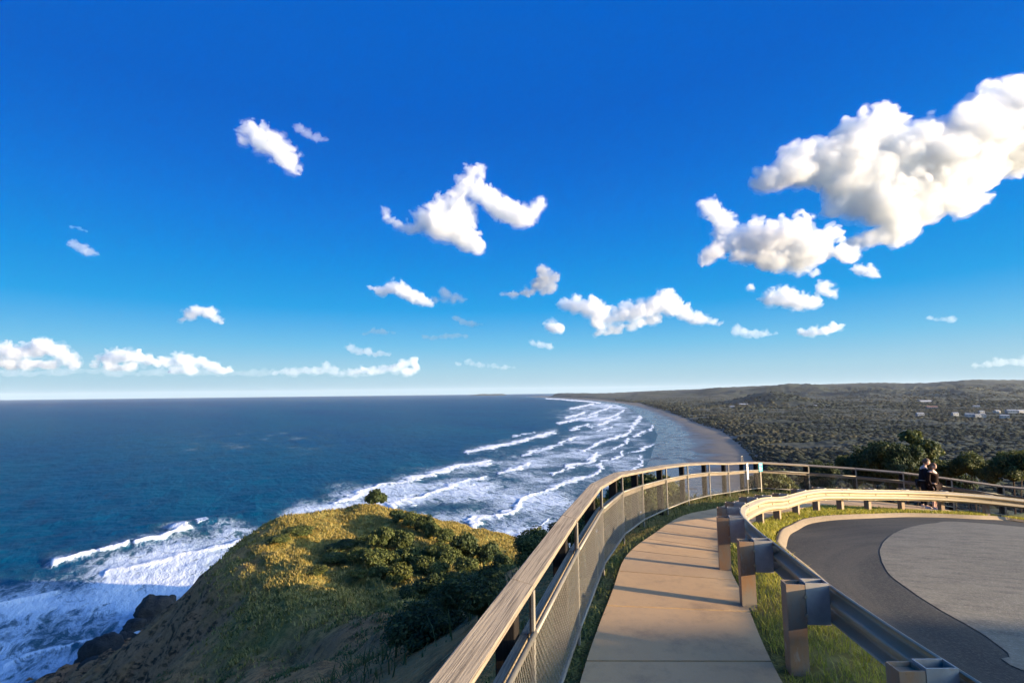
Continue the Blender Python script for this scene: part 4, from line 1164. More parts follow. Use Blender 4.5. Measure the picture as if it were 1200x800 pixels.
tree_at(1072, 30, 501, 100, TALL, leaf_olive, "tallest leafy tree behind the couple at the fence", 0)
tree_at(1022, 32, 521, 90, BUSHY, leaf_dark, "broad dark tree left of the tallest one", 1)
tree_at(1050, 29, 517, 70, BUSHY, leaf_dark, "dense dark tree filling the gap under the tallest one's left side", 2)
tree_at(1137, 28, 529, 56, BUSHY, leaf_olive, "rounded dark tree just right of the couple", 3)
tree_at(1182, 26, 527, 70, BUSHY, leaf_olive, "bushy tree with lighter leaves at the photo's right edge", 4)
tree_at(992, 34, 532, 34, BUSHY, leaf_yellow, "small yellowish tree left of the broad dark tree", 5)
tree_at(958, 36, 540, 60, BUSHY, leaf_dark, "low dark tree along the fence left of the yellowish one", 6)
tree_at(1225, 27, 532, 70, BUSHY, leaf_dark, "dark tree cut by the photo's right edge", 7)
tree_at(1108, 33, 538, 60, BUSHY, leaf_dark, "low shaded tree between the tallest and the rounded tree", 8)

# woodland on the hillside between the fence and the plain (same kind as the far wood)
r = np.random.default_rng(5); n = 900
x = r.uniform(12, 128, n); y = r.uniform(34, 290, n); ok = (x / y > 0.24) & (x / y < 1.25) & (np.hypot(x - 25, y - 28) > 14) & ~((x > 60) & (y < 55))
x, y = x[ok], y[ok]; z = hz(x, y); ok = z > 4; x, y, z = x[ok], y[ok], z[ok]; n = len(x)
rad = r.uniform(0.9, 1.9, n) * np.where(y > 90, 1.5, 1.0)
base = SHRUB[0]; bc = np.empty(len(base.vertices) * 3, np.float32); base.vertices.foreach_get("co", bc); bc = bc.reshape(-1, 3)[:1400 * 4]; bt = np.empty(len(base.vertices), np.float32); base.attributes["tint"].data.foreach_get("value", bt)
sel = np.arange(0, 1400 * 4).reshape(-1, 4)[::3].ravel(); bc = bc[sel] ; bt = bt[sel]
V = bc[None] * rad[:, None, None] * np.array([1, 1, 1.1]) + np.stack([x, y, z - 0.2], -1)[:, None, :]
me = mesh_np("hillside_scrub", V.reshape(-1, 3), np.arange(V.shape[0] * V.shape[1]).reshape(-1, 4)); fattr(me, "tint", np.tile(bt, n))
tag(link("hillside_scrub", me, leaf_dark), "dark scrub covering the hillside that drops from the fence to the wooded plain", "scrub", kind="stuff")

# ------------------------------------------------------------------ grass
def blades(name, pts, hmin, hmax, wd, lean, m, seed, up=0.8):
    r = np.random.default_rng(seed); n = len(pts)
    h = r.uniform(hmin, hmax, n); a = r.uniform(0, 2 * math.pi, n); d = np.stack([np.cos(a), np.sin(a), np.zeros(n)], 1); e = np.stack([-np.sin(a), np.cos(a), np.zeros(n)], 1)
    L = r.uniform(0.1, lean, n)
    p0 = pts - e * wd[:, None]; p1 = pts + e * wd[:, None]
    mid = pts + d * (h * L * 0.35)[:, None] + np.array([0, 0, 1]) * (h * 0.6)[:, None]
    tip = pts + d * (h * L)[:, None] + np.array([0, 0, 1]) * (h * 0.95)[:, None]
    V = np.stack([p0, p1, mid + e * wd[:, None] * .8, mid - e * wd[:, None] * .8, tip], 1).reshape(-1, 3)
    i = np.arange(n) * 5
    me = mesh_np(name, V, np.stack([i, i + 1, i + 2, i + 3], 1), np.stack([i + 3, i + 2, i + 4], 1))
    fattr(me, "tint", np.repeat(r.random(n), 5)); return link(name, me, m)


grass_m = leaf_mat("verge_grass_blades", [(0.19, 0.20, 0.022), (0.38, 0.345, 0.042), (0.52, 0.40, 0.10)], 0.4)
gold_m = leaf_mat("golden_grass_blades", [(0.14, 0.125, 0.026), (0.33, 0.24, 0.06), (0.50, 0.36, 0.12)], 0.35)
r = np.random.default_rng(8)
N = 420000
x = r.uniform(1.5, 19, N); y = r.uniform(1.0, 19, N)
verge_poly = [tuple(q) for q in pr_[::6]] + [tuple(q) for q in out_[::-1][::2]]
near = np.where(y < 8.5, 1.0, 0.55); keep = (r.random(N) < near) & (in_poly(x, y, verge_poly)) & (poly_dist(x, y, [tuple(q) for q in pr_[::6]]) > 0.02 + 0.08 * r.random(N)) & (vnoise(x * 1.7, y * 1.7) + 0.6 * vnoise(x * 6, y * 6) > 0.34)
x, y = x[keep], y[keep]
dk = poly_dist(x, y, [tuple(q) for q in kc[::2]])
pts = np.stack([x, y, zp(x, y) - 0.004 + 0.105 * smooth(1.1, 0.55, dk)], 1)
o = blades("verge_grass", pts, 0.035, 0.10, np.where(y < 8, 0.0035, 0.008), 1.3, grass_m, 2)
tag(o, "short yellow green grass on the verge between path, guard rail and kerb", "grass", kind="stuff")
print("verge blades", len(pts))
N = 60000
x = r.uniform(-1.6, 12, N); y = r.uniform(-1, 24, N)
strip = [tuple(q) for q in FENCE[:16]]; d_f = poly_dist(x, y, strip); inside = in_poly(x, y, TERRACE); d_p = in_poly(x, y, [tuple(q) for q in pl[::6]] + [tuple(q) for q in pr_[::-1][::6]])
keep = (~d_p) & (((inside) & (d_f < 0.95)) | ((~inside) & (d_f < 0.7))); x, y = x[keep], y[keep]; pts = np.stack([x, y, hz(x, y) - 0.01], 1)
o = blades("fence_weeds", pts, 0.04, 0.15, np.full(len(pts), 0.005), 1.1, leaf_olive, 3)
tag(o, "uneven green weeds growing along the foot of the mesh fence", "weeds", kind="stuff")

N = 60000
x = r.uniform(-130, 20, N); y = r.uniform(62, 165, N); z = hz(x, y)
kn = smooth(60, 80, y) * smooth(36, 44, z + (x + 60) * 0.02) * smooth(-9, 5, x - (2 - 0.51 * y) + (fbm(x / 6, y / 6, None, 4, 51) - .5) * 16)
keep = (r.random(N) < kn * (0.35 + 0.9 * vnoise(x / 4, y / 4))); x, y, z = x[keep], y[keep], z[keep]
T = 4
xx = np.repeat(x, T) + r.normal(0, 0.22, len(x) * T); yy = np.repeat(y, T) + r.normal(0, 0.22, len(x) * T); zz = np.repeat(z, T) - 0.05
o = blades("tussock_grass", np.stack([xx, yy, zz], 1), 0.28, 0.75, np.full(len(xx), 0.085), 1.2, gold_m, 4)
tag(o, "golden tussock grass covering the sunlit top of the headland knoll", "grass", kind="stuff")
print("tussock blades", len(xx))

N = 26000
x = r.uniform(-110, 10, N); y = r.uniform(8, 130, N); z = hz(x, y)
dn = fbm(x / 7, y / 7, None, 3, 41)
keep = (z > 18) & (poly_dist(x, y, FENCE) > 1.2) & ~in_poly(x, y, TERRACE) & (r.random(N) < smooth(np.where(y < 62, 0.45, 0.50), np.where(y < 62, 0.57, 0.64), dn) * smooth(-62, -40, x)); x, y, z = x[keep], y[keep], z[keep]
T = 10; k_ = len(x) * T
xx = np.repeat(x, T) + r.normal(0, 0.30, k_); yy = np.repeat(y, T) + r.normal(0, 0.30, k_); zz = hz(xx, yy) - 0.03
o = blades("slope_cover", np.stack([xx, yy, zz], 1), 0.10, 0.42, r.uniform(0.03, 0.07, k_) * np.clip(yy / 45, 0.22, 1.0), 1.6, leaf_olive, 6)
tag(o, "low dark ground cover in patches on the bare shaded slope", "ground cover", kind="stuff")

# ------------------------------------------------------------------ sea rocks under the cliff
rock_m, t, b = new_mat("sea_rock", 0.75, 0.3)
P = t.pos(); n1 = t.noise(0.35, 8, 0.7, P); n2 = t.noise(1.6, 6, 0.65, P)
c = t.mix(t.rng(n1, 0.35, 0.65), (0.018, 0.016, 0.014), (0.050, 0.041, 0.033)); c = t.mix(t.rng(n2, 0.55, 0.7, 0, .7), c, (0.018, 0.017, 0.016))
t.put(b.inputs["Base Color"], c); t.put(b.inputs["Normal"], t.bump(n2, 0.9, 0.8))
ROCKS = [(182, 722, 204, 30, 24, "large dark rock at the waterline highest up the cliff foot"), (128, 772, 170, 40, 30, "big dark boulder at the cliff foot, second from the bottom corner"),
         (108, 792, 158, 26, 24, "dark boulder at the bottom edge, closest rock to the camera"), (97, 778, 166, 16, 10, "small low rock washed by foam, outermost from the cliff"),
         (160, 735, 192, 20, 12, "small rock between the two largest boulders"), (140, 800, 150, 34, 30, "broken rock wedged against the cliff at the bottom edge"),
         (196, 706, 214, 14, 9, "small rock tucked between the highest boulder and the cliff"), (150, 752, 182, 18, 13, "rock in the foam between the second boulder and the small rock above it"), (84, 786, 162, 9, 5, "smallest rock, alone in the foam left of the low rock")]
for k, (a, b_, D, wpx, hpx, lab) in enumerate(ROCKS):
    q = onz(a, b_, 0.0); s = q[1] / 600.0; bv, bf = ico(4); rg = np.random.default_rng(40 + k)
    ph = k * 13.7
    f_ = 0.35 + 1.3 * fbm(bv[:, 0] * 1.3 + ph, bv[:, 1] * 1.3, bv[:, 2] * 1.3, 5, 30 + k); cut = 1 - np.abs(2 * fbm(bv[:, 0] * 2.4, bv[:, 1] * 2.4 + ph, bv[:, 2] * 2.4, 3, 44) - 1)
    V = bv * (f_ * (0.82 + 0.3 * cut))[:, None] * np.array([wpx * s * 0.58, wpx * s * 0.55, hpx * s * 0.85])
    me = mesh_np("rock", V, None, bf, smooth_=False); o = link("rock", me, rock_m); o.location = (q[0], q[1], -0.5); o.rotation_euler = (0, 0, rg.uniform(0, 6))
    tag(o, lab, "rock", "rocks at the foot of the cliff")
# ------------------------------------------------------------------ the couple at the fence
def skin_body(name, joints, edges, m, parent, sub=2):
    """one continuous surface grown over a jointed skeleton: joints = {name: (x, y, z, radius)}"""
    names = list(joints); me = bpy.data.meshes.new(name)
    me.from_pydata([joints[k][:3] for k in names], [(names.index(a), names.index(b_)) for a, b_ in edges], [])
    o = bpy.data.objects.new(name, me); COL.objects.link(o)
    sk = o.modifiers.new("skin", "SKIN"); sk.use_smooth_shade = True
    for i, k in enumerate(names):
        rr_ = joints[k][3]; rx, ry = rr_ if isinstance(rr_, tuple) else (rr_, rr_)
        me.skin_vertices[0].data[i].radius = (rx, ry); me.skin_vertices[0].data[i].use_root = (i == 0)
    sb = o.modifiers.new("sub", "SUBSURF"); sb.levels = sub; sb.render_levels = sub
    dg = bpy.context.evaluated_depsgraph_get(); dg.update()
    me2 = bpy.data.meshes.new_from_object(o.evaluated_get(dg)); bpy.data.objects.remove(o)
    me2.polygons.foreach_set("use_smooth", np.ones(len(me2.polygons), bool)); me2.name = name
    q = link(name, me2, m); q.parent = parent
    return q


skin_m = simple("skin", (0.50, 0.31, 0.22), (0.56, 0.35, 0.25), 5, 0.55, 0.4)


def head(parent, c, r, turn, tilt, hair_m, long_hair, skin):
    """face with eyes, nose, mouth and ears; the hair is a part of its own"""
    M = Matrix.Translation(c) @ Matrix.Rotation(turn, 4, "Z") @ Matrix.Rotation(tilt, 4, "X")      # local -Y looks forward
    bm = bmesh.new(); bmesh.ops.create_icosphere(bm, subdivisions=3, radius=1.0)
    for v in bm.verts:
        x, y, z = v.co
        jaw = max(0, -z); y2 = y * (1.0 if y > 0 else 1.0 - 0.10 * jaw); x2 = x * (1 - 0.30 * jaw ** 1.5)
        nose = math.exp(-((x / .16) ** 2 + ((z + .12) / .22) ** 2)) * 0.20 * (1 if y < 0 else 0)
        eye = -sum(math.exp(-(((x - s) / .15) ** 2 + ((z - .08) / .12) ** 2)) for s in (-.34, .34)) * 0.08 * (1 if y < 0 else 0)
        mouth = (math.exp(-((x / .26) ** 2 + ((z + .50) / .06) ** 2)) * 0.06) * (1 if y < 0 else 0)
        ear = math.exp(-((y - .05) / .16) ** 2 - (z / .2) ** 2) * 0.16 * math.copysign(1, x) * (1 if abs(x) > .7 else 0)
        v.co = ((x2 + ear) * r * 0.78, (y2 - nose - eye - mouth) * r * 0.93, z * r * 1.12)
    bm.transform(M); me = bpy.data.meshes.new("head"); bm.to_mesh(me); bm.free(); me.polygons.foreach_set("use_smooth", np.ones(len(me.polygons), bool))
    h = link("head", me, skin); h.parent = parent
    bm = bmesh.new(); bmesh.ops.create_icosphere(bm, subdivisions=3, radius=1.0)
    dele = []
    for v in bm.verts:
        x, y, z = v.co
        low = -0.15 - 1.25 * max(0, y) * (1 if not long_hair else 1.0)
        if long_hair: low = -1.7
        k = 1.06 + 0.05 * math.sin(9 * x + 5 * z) * math.sin(7 * y + 3 * z)
        if y < -0.25 and z < 0.42: dele.append(v)
        if not long_hair and z < -0.55: dele.append(v)
        zz = z * 1.14
        if long_hair and z < 0 and y > -0.2: zz = z * 2.3
        v.co = (x * k * r * 0.82, y * k * r * 0.97 + (0.01 if z > 0 else 0.02), zz * r * k)
    bmesh.ops.delete(bm, geom=list(set(dele)), context="VERTS")
    bm.transform(M); me = bpy.data.meshes.new("hair"); bm.to_mesh(me); bm.free(); me.polygons.foreach_set("use_smooth", np.ones(len(me.polygons), bool))
    o = link("hair", me, hair_m); o.parent = parent; sd = o.modifiers.new("thick", "SOLIDIFY"); sd.thickness = r * 0.12
    eb = MB()
    for s in (-.34, .34):
        bm = bmesh.new(); bmesh.ops.create_uvsphere(bm, u_segments=8, v_segments=6, radius=r * 0.085); bm.transform(M @ Matrix.Translation((s * r * .78, -r * .80, .08 * r * 1.12)))
        bm.verts.ensure_lookup_table(); eb.add([v.co[:] for v in bm.verts], [tuple(v.index for v in f.verts) for f in bm.faces]); bm.free()
    o = eb.build("eyes", ink, None); o.parent = parent
    return h


def hand(parent, wrist, d, up, skin, s=1.0):
    """palm, four curled fingers of different lengths and a thumb"""
    d = Vector(d).normalized(); up = Vector(up); sd = d.cross(up).normalized(); up = sd.cross(d).normalized(); wv = Vector(wrist)
    J = {"w": (*wv, 0.024 * s)}; ed = []; p = wv + d * 0.05 * s; J["p"] = (*p, (0.036 * s, 0.016 * s)); ed.append(("w", "p")); q = wv + d * 0.085 * s; J["k"] = (*q, (0.038 * s, 0.014 * s)); ed.append(("p", "k"))
    o = skin_body("hand", J, ed, skin, parent, 1)
    for k, (o_, L) in enumerate(((-.030, .066), (-.010, .076), (.011, .071), (.030, .054))):
        b0 = wv + d * 0.075 * s + sd * o_ * s; b1 = b0 + (d * 0.5 * L - up * 0.10 * L) * s; b2 = b1 + (d * 0.24 * L - up * 0.22 * L) * s; b3 = b2 + (d * 0.08 * L - up * 0.22 * L) * s
        f = skin_body("finger", {"a": (*b0, .0088 * s), "b": (*b1, .0085 * s), "c": (*b2, .0078 * s), "d": (*b3, .0065 * s)}, [("a", "b"), ("b", "c"), ("c", "d")], skin, None, 1); f.parent = o
    b0 = wv + d * 0.03 * s - sd * 0.028 * s; b1 = b0 + (d * .028 - sd * .024) * s; b2 = b1 + (d * .028 - sd * .006 - up * .01) * s
    f = skin_body("thumb", {"a": (*b0, .011 * s), "b": (*b1, .010 * s), "c": (*b2, .008 * s)}, [("a", "b"), ("b", "c")], skin, None, 1); f.parent = o
    return o


navy = simple("dark_navy_knit", (0.006, 0.007, 0.012), (0.012, 0.013, 0.019), 30, 0.9, 0.1, 0.4, 0.01)
brown_c = simple("dark_brown_cloth", (0.018, 0.010, 0.008), (0.028, 0.015, 0.011), 20, 0.9, 0.1, 0.4, 0.01)
trous = simple("black_trousers", (0.012, 0.012, 0.014), (0.02, 0.02, 0.022), 20, 0.9, 0.1)
shoe_m = simple("pale_shoe", (0.62, 0.58, 0.52), (0.70, 0.66, 0.60), 10, 0.7)
hair_b = simple("brown_hair", (0.085, 0.050, 0.026), (0.13, 0.075, 0.035), 40, 0.6, 0.3)
hair_r = simple("auburn_hair", (0.16, 0.070, 0.030), (0.22, 0.10, 0.042), 40, 0.55, 0.3)


def person(px_, D, label, tall, top_m, leg_m, hair_m, long_hair, face, lean, dress=False):
    q = at(px_, 560, D); g = zp1(q[0], q[1]) + 0.035
    e = empty("person", (q[0], q[1], g), label, "person", None); e.rotation_euler = (0, 0, face); s = tall / 1.76; e.scale = (s, s, s)
    lx_, ly_ = lean                            # the upper body leans by this much (local axes; -Y is forward)
    J = {"pel": (0, 0.02, 0.95, (0.155, 0.115)), "bel": (lx_ * .3, 0.02 + ly_ * .3, 1.10, (0.150, 0.105)), "che": (lx_ * .7, 0.02 + ly_ * .75, 1.30, (0.185, 0.125)), "sho": (lx_ * .9, 0.03 + ly_ * .95, 1.43, (0.13, 0.085)),
         "nec": (lx_, ly_ + 0.01, 1.51, 0.056), "nk2": (lx_ * 1.05, ly_ - 0.02, 1.57, 0.052)}
    ed = [("pel", "bel"), ("bel", "che"), ("che", "sho"), ("sho", "nec"), ("nec", "nk2")]
    for sd, sg in (("l", -1), ("r", 1)):
        J.update({"hip" + sd: (sg * .095, 0.02, .90, .092), "kne" + sd: (sg * .10, -0.03 - .03 * (sg > 0), .50, .062), "ank" + sd: (sg * .105, 0.03 + .04 * sg, .10, .042), "toe" + sd: (sg * .12, -.13 + .04 * sg, .045, .036),
                  "shl" + sd: (lx_ * .9 + sg * .185, 0.03 + ly_ * .95, 1.40, .064), "elb" + sd: (lx_ * .8 + sg * .235, 0.0 + ly_ * .5, 1.12, .046), "wri" + sd: (lx_ * .5 + sg * .20, -0.10 + ly_ * .3, 0.90, .030)})
        ed += [("pel", "hip" + sd), ("hip" + sd, "kne" + sd), ("kne" + sd, "ank" + sd), ("ank" + sd, "toe" + sd), ("sho", "shl" + sd), ("shl" + sd, "elb" + sd), ("elb" + sd, "wri" + sd)]
    skin_body("body", J, ed, skin_m, e)
    def grow(keys, name, m, k=1.16, extra=None, ex_ed=()):
        Jq = {a: (*J[a][:3], tuple(v * k for v in J[a][3]) if isinstance(J[a][3], tuple) else J[a][3] * k) for a in keys}
        if extra: Jq.update(extra)
        return skin_body(name, Jq, [p for p in ed if p[0] in Jq and p[1] in Jq] + list(ex_ed), m, e)
    grow(["pel", "bel", "che", "sho", "shll", "elbl", "wril", "shlr", "elbr", "wrir"], "sweater" if not dress else "jacket", top_m, 1.20)
    if dress:
        grow(["pel", "hipl", "hipr", "knel", "kner"], "skirt", leg_m, 1.45)
    else:
        grow(["pel", "hipl", "hipr", "knel", "kner", "ankl", "ankr"], "trousers", leg_m, 1.17)
    for sd in "lr":
        a, b_ = J["ank" + sd], J["toe" + sd]
        skin_body("shoe", {"h": (a[0], a[1] + .03, .045, .044), "m": ((a[0] + b_[0]) / 2, (a[1] + b_[1]) / 2, .045, (.048, .044)), "t": (b_[0], b_[1] - .02, .035, (.042, .034))}, [("h", "m"), ("m", "t")], shoe_m, e, 1)
        wv = Vector(J["wri" + sd][:3]); el = Vector(J["elb" + sd][:3])
        hand(e, wv, (wv - el), (0, 0, 1), skin_m, 0.95)
    head(e, (lx_ * 1.12, ly_ - 0.055, 1.655), 0.112, 0.0, R_(24), hair_m, long_hair, skin_m)
    return e


person(1081, 18.7, "man in a dark navy sweater with short brown hair, bending his head towards the woman", 1.72, navy, trous, hair_b, False, R_(62), (0.0, -0.10))
person(1093, 18.5, "shorter woman with auburn hair in dark brown clothes, leaning close beside the taller man", 1.60, brown_c, brown_c, hair_r, True, R_(20), (-0.08, -0.06), True)

# ------------------------------------------------------------------ clouds: lumpy closed hulls filled with an even scattering volume
def cloud(label, blobs, dens=0.16, group=None, depth=0.8, D=None, puffs=16, jag=1.0, seed=0, grey=1.0):
    r = np.random.default_rng(100 + seed)
    cx = float(np.mean([q[0] for q in blobs])); cyy = float(np.mean([q[1] for q in blobs]))
    el = ray(cx, cyy)[2]
    D = D or min(1300.0 / el, 32000.0)
    c0 = at(cx, cyy, D); k = D / FPX
    S = []
    more = []
    for (a, b_, rd), (a2, b2, rd2) in zip(blobs[:-1], blobs[1:]):
        if math.hypot(a - a2, b_ - b2) < 2.6 * (rd + rd2):
            for f_ in (0.33, 0.67): more.append((a + (a2 - a) * f_ + r.uniform(-.2, .2) * rd, b_ + (b2 - b_) * f_ + r.uniform(-.1, .3) * rd, (rd + (rd2 - rd) * f_) * r.uniform(.62, .85)))
    for a, b_, rd in blobs + more:
        q = at(a, b_, D) - c0; q[1] += r.uniform(-.35, .35) * rd * k * depth
        S.append((*q, rd * k * 0.95, 1.0))
        for j in range(puffs):
            d = r.normal(size=3); d /= np.linalg.norm(d); d[2] = abs(d[2]) if r.random() < .68 else d[2] * .55
            rr_ = rd * k * r.uniform(.16, .42); S.append((*(q + d * np.array([1, .9, .95]) * rd * k * r.uniform(.66, .98)), rr_, 0.9))
            if rd > 9:
                for _ in range(2):
                    d2 = d + r.normal(size=3) * .6; d2 /= np.linalg.norm(d2); S.append((*(q + d * rd * k * .85 + d2 * rr_ * .95), rr_ * r.uniform(.35, .6), 0.9))
    bv, bf = ico(2); S0 = np.array(S); bd = float(np.mean([q_[2] for q_ in blobs])); mr = min(1.0, bd / 14.0)
    root = None
    # three nested hulls, each an even vapour: a frayed thin veil, the body, and the dense heart
    for part_, grow_, jg, df, sd_ in (("cloud", 0.92, 0.9, 0.34, 0), ("veil", 1.10, 1.9, 0.13, 5), ("core", 0.70, 1.0, 0.55, 9)):
        if part_ == "core" and bd < 6: continue
        S = S0.copy(); S[:, 3] *= grow_
        if part_ == "veil": S = S[::2] if len(S) > 40 else S
        V = (bv[None] * S[:, 3][:, None, None] * np.array([1, 1, .92]) + S[:, None, :3]).reshape(-1, 3); F = (bf[None] + (np.arange(len(S)) * len(bv))[:, None, None]).reshape(-1, 3)
        me = mesh_np("cloud", V, None, F); o = bpy.data.objects.new("cloud_tmp", me); COL.objects.link(o)
        ext = V.max(0) - V.min(0); rm = o.modifiers.new("remesh", "REMESH"); rm.mode = "VOXEL"; rm.voxel_size = max(ext[0] / 260.0, 0.62 * k); rm.adaptivity = 0
        dg = bpy.context.evaluated_depsgraph_get(); dg.update()
        me2 = bpy.data.meshes.new_from_object(o.evaluated_get(dg)); bpy.data.objects.remove(o)
        n = len(me2.vertices); co = np.empty(n * 3, np.float32); me2.vertices.foreach_get("co", co); co = co.reshape(-1, 3).astype(float)
        nr = np.empty(n * 3, np.float32); me2.vertices.foreach_get("normal", nr); nr = nr.reshape(-1, 3)
        p = co / k
        wsc, wam = max(bd * 1.5, 7.0), bd * 0.7
        for sc_, am_ in ((wsc, wam), (wsc * 0.42, wam * 0.40)):
            wv = np.stack([fbm(p[:, 0] / sc_ + 11 * q_ + seed, p[:, 1] / sc_ - 7 * q_, p[:, 2] / sc_ + 3 * q_, 2, 60 + q_) - 0.5 for q_ in range(3)], 1)
            p = p + wv * am_ * np.array([1.5, 1.0, 1.1])
        co = p * k; q9 = 10.0 * (0.35 + 0.65 * mr)
        disp = (fbm(p[:, 0] / q9 + seed * 3 + sd_, p[:, 1] / q9, p[:, 2] / q9, 5, 7, 0.6) - 0.5) * 12.0 * jg * jag * mr
        rid = np.abs(2 * fbm(p[:, 0] / 4 + seed, p[:, 1] / 4 + sd_, p[:, 2] / 4, 3, 19) - 1) * (0.4 + 0.6 * mr)
        co = co + nr * ((disp - rid * 1.4 * jg) * k)[:, None]
        me2.vertices.foreach_set("co", co.astype(np.float32).ravel()); me2.update(); me2.name = "cloud"
        me2.polygons.foreach_set("use_smooth", np.ones(len(me2.polygons), bool))
        m = bpy.data.materials.new("cloud_vapour"); m.use_nodes = True; nt = m.node_tree; nt.nodes.remove(nt.nodes["Principled BSDF"])
        vs = nt.nodes.new("ShaderNodeVolumePrincipled"); vs.inputs["Absorption Color"].default_value = (0, 0, 0, 1); vs.inputs["Color"].default_value = (*(ALB * grey * np.array([1, 1.005, 1.01])), 1); vs.inputs["Density"].default_value = dens * df / k; vs.inputs["Anisotropy"].default_value = 0.2
        nt.links.new(vs.outputs[0], nt.nodes["Material Output"].inputs["Volume"])
        q = link(part_, me2, m)
        if root is None: root = q; q.location = tuple(c0); tag(q, label, "cloud", group, "thing")
        else: q.parent = root


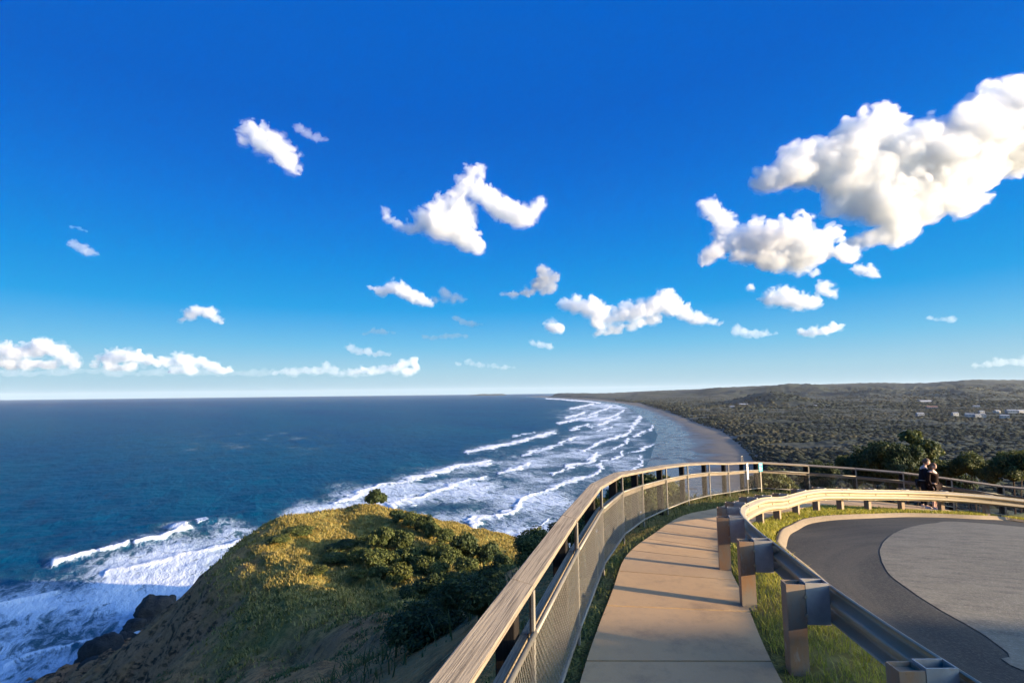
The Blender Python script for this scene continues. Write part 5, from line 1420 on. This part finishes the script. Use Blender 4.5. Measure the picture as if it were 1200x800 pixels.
ALB = 0.91
GC = "small clouds drifting in the blue sky"; GH = "cumulus clouds along the sea horizon"
CL = [
 ("huge white cloud stretching up to the right edge of the sky", [(900, 208, 20), (925, 200, 28), (955, 190, 32), (985, 180, 32), (1012, 168, 32), (965, 208, 24), (990, 218, 26), (1018, 205, 34), (1012, 240, 24), (1050, 225, 34), (985, 242, 13), (1030, 145, 22), (1034, 130, 14), (1050, 190, 42), (1090, 172, 42), (1100, 215, 42), (1135, 155, 42), (1140, 195, 40), (1175, 135, 38), (1180, 175, 36), (1215, 125, 46), (1215, 165, 40), (1260, 130, 55), (1075, 240, 36), (1035, 245, 30), (1010, 225, 24), (1055, 268, 24), (1030, 280, 14), (1010, 286, 13), (995, 290, 10), (1130, 240, 20), (1152, 238, 10)], .13, None),
 ("white cloud with a hooked left end tucked under the huge one", [(830, 242, 12), (845, 254, 13), (852, 268, 12), (850, 284, 12), (836, 298, 12), (822, 304, 8), (880, 278, 22), (905, 282, 27), (935, 280, 27), (962, 288, 22), (940, 302, 22), (900, 302, 20), (870, 300, 14), (985, 298, 14), (1000, 296, 9), (980, 275, 10)], .15, None),
 ("torn grey white scrap hanging below the hooked cloud", [(905, 350, 13), (922, 350, 14), (940, 354, 12), (955, 356, 8), (965, 336, 9), (978, 345, 7), (880, 338, 6), (955, 320, 7)], .10, None),
 ("little scrap of cloud right of the hooked cloud's tail", [(1006, 316, 8), (1020, 318, 9), (1028, 322, 5)], .10, GC),
 ("two lobed white cloud in the middle of the sky with a curved right arm", [(449, 246, 6), (457, 258, 7), (466, 266, 7), (482, 268, 11), (500, 258, 17), (518, 244, 17), (522, 268, 23), (545, 278, 19), (558, 290, 11), (536, 240, 16), (546, 252, 15), (540, 228, 12), (545, 216, 13), (552, 203, 11), (566, 198, 7), (560, 226, 15), (577, 236, 17), (596, 248, 18), (613, 256, 16), (628, 244, 11), (632, 238, 8)], .15, None),
 ("soft pale cloud high in the upper left sky", [(294, 154, 12), (306, 160, 17), (320, 170, 18), (332, 182, 17), (342, 194, 12), (346, 203, 7), (287, 166, 7)], .085, None),
 ("thin wisp just right of the soft upper left cloud", [(350, 150, 6), (360, 157, 7), (372, 162, 6), (381, 164, 4)], .075, GC),
 ("small slanting pale cloud low at the far left", [(86, 286, 6), (96, 291, 7), (106, 296, 6), (114, 298, 3)], .11, GC),
 ("tiny sliver above the slanting pale cloud", [(84, 266, 2.5), (92, 267, 3), (101, 271, 2)], .09, GC),
 ("flat bottomed small white cloud above the horizon bank's right part", [(222, 369, 8), (232, 364, 9), (244, 366, 9), (253, 373, 7), (214, 374, 4), (260, 377, 4)], .15, GC),
 ("rounded white cloud left of centre with a small point at its left", [(446, 341, 8), (458, 338, 10), (470, 341, 11), (484, 347, 11), (497, 353, 8), (505, 356, 5), (436, 338, 4)], .15, GC),
 ("small upright puff with a dark trailing base near the centre", [(634, 317, 9), (640, 328, 12), (650, 326, 8), (630, 334, 9), (644, 338, 9), (616, 343, 7), (600, 346, 5), (588, 346, 3)], .11, GC),
 ("grey wisp right of the rounded white cloud", [(520, 342, 7), (530, 349, 8), (541, 351, 6), (511, 352, 6)], .05, GC),
 ("broad heaped white cloud right of centre with a tall right peak", [(663, 356, 9), (676, 358, 13), (692, 362, 15), (706, 368, 13), (700, 378, 11), (724, 370, 10), (738, 366, 13), (752, 364, 15), (770, 356, 15), (782, 346, 11), (786, 360, 15), (803, 368, 13), (820, 374, 9), (834, 378, 6), (846, 380, 3), (722, 385, 10), (700, 389, 7), (740, 382, 9), (765, 374, 10)], .15, None),
 ("round puff at the lower left of the broad heaped cloud", [(646, 382, 9), (654, 385, 9), (641, 384, 5)], .15, GC),
 ("little oval cloud below the round puff", [(624, 402, 4.5), (633, 404, 6), (644, 406, 5)], .14, GC),
 ("small cloud with a bright left tuft above the horizon bank's end", [(411, 408, 6), (420, 412, 6), (432, 412, 6), (444, 414, 5), (456, 416, 3)], .13, GC),
 ("tall white cumulus at the left end of the horizon bank", [(-22, 418, 17), (4, 411, 12), (20, 412, 12), (38, 410, 12), (52, 405, 11), (66, 413, 11), (80, 422, 9), (90, 428, 7), (10, 426, 11), (35, 427, 10), (60, 427, 9)], .15, GH),
 ("second cumulus of the horizon bank, wide and flat topped", [(116, 420, 8), (128, 418, 10), (143, 417, 10), (158, 418, 10), (172, 423, 8), (184, 427, 6), (130, 429, 9), (152, 430, 9), (112, 428, 6)], .15, GH),
 ("third cumulus of the horizon bank, with a steep left side", [(196, 424, 9), (206, 420, 9), (219, 425, 10), (234, 424, 9), (247, 430, 8), (260, 434, 7), (271, 432, 5), (206, 433, 8), (225, 435, 8)], .15, GH),
 ("low lumpy cumulus right of the three big ones on the horizon", [(322, 437, 4), (333, 435, 5), (345, 436, 6), (358, 434, 6), (371, 434, 6), (383, 429, 6), (391, 434, 6), (402, 437, 4)], .12, GH),
 ("cumulus at the right end of the horizon bank with a bright tip", [(411, 436, 5), (424, 433, 6), (436, 435, 6), (448, 433, 6), (460, 431, 7), (471, 427, 7), (483, 424, 7), (489, 430, 6), (476, 435, 7)], .13, GH),
 ("long low grey veil of cloud lying behind the horizon cumulus", [(x_, 436 + 1.5 * math.sin(x_ * .05), 5.5 + 1.2 * math.sin(x_ * .11)) for x_ in range(-40, 500, 12)], .045, None),
 ("small dark based cloud below the grey wisp", [(534, 373, 5), (542, 377, 5), (552, 379, 5), (564, 380, 3)], .10, GC),
 ("flat thin cloud under the small dark based one", [(497, 395, 3.5), (508, 395, 4), (522, 394, 4.5), (535, 393, 4.5), (545, 394, 3)], .10, GC),
 ("faint flat cloudlet left of the flat thin cloud", [(427, 391, 3), (437, 388, 4.5), (448, 388, 4.5), (460, 390, 3)], .10, GC),
 ("long faint cloud nearest the horizon at the picture's middle", [(536, 426, 4), (548, 424, 4.5), (562, 427, 4), (578, 429, 4), (592, 430, 4), (603, 431, 2.5)], .08, GC),
 ("small white cloud below the torn scrap, left one of two", [(864, 387, 7), (874, 390, 7), (886, 391, 6), (899, 391, 5), (909, 390, 3)], .12, GC),
 ("small white cloud rising to its right end, right one of two", [(940, 390, 6), (952, 389, 7), (965, 388, 7), (977, 384, 7), (986, 382, 4)], .13, GC),
 ("pair of tiny faint puffs far to the right", [(1088, 373, 3.5), (1097, 374, 3), (1114, 375, 5)], .08, GC),
 ("pale flat cloud low over the right hand hills", [(1142, 428, 4), (1156, 427, 5), (1170, 425, 6), (1186, 424, 6), (1200, 424, 7), (1218, 424, 7)], .05, GC),
]
for k, (lab, bl, de, gr) in enumerate(CL):
    cloud(lab, bl, de * (0.75 if len(bl) > 14 and de > .1 else 1.0), gr, seed=k, jag=0.62 if len(bl) > 14 else 1.0, grey=0.55 if ("grey wisp" in lab or "dark based" in lab or "flat thin" in lab) else (0.72 if "dark trailing" in lab or "faint flat" in lab else 1.0), D=26000.0 if "veil of cloud" in lab else None)  # shadowed clouds get their shade from a darker vapour colour

# ------------------------------------------------------------------ air
if HAZE:
    mb = MB(); mb.hexa([(-29000, -400, -40), (29000, -400, -40), (29000, 27500, -40), (-29000, 27500, -40)], [(-29000, -400, 290), (29000, -400, 290), (29000, 27500, 290), (-29000, 27500, 290)])
    m = bpy.data.materials.new("haze_air"); m.use_nodes = True; nt = m.node_tree; nt.nodes.remove(nt.nodes["Principled BSDF"])
    pv = nt.nodes.new("ShaderNodeVolumePrincipled"); pv.inputs["Color"].default_value = (0.80, 0.88, 1.0, 1); pv.inputs["Density"].default_value = HAZE
    nt.links.new(pv.outputs[0], nt.nodes["Material Output"].inputs["Volume"])
    hzb = mb.build("haze", m); tag(hzb, "thin pale sea haze between the viewpoint and the horizon", "haze", kind="stuff")
print("objects", len(bpy.data.objects))
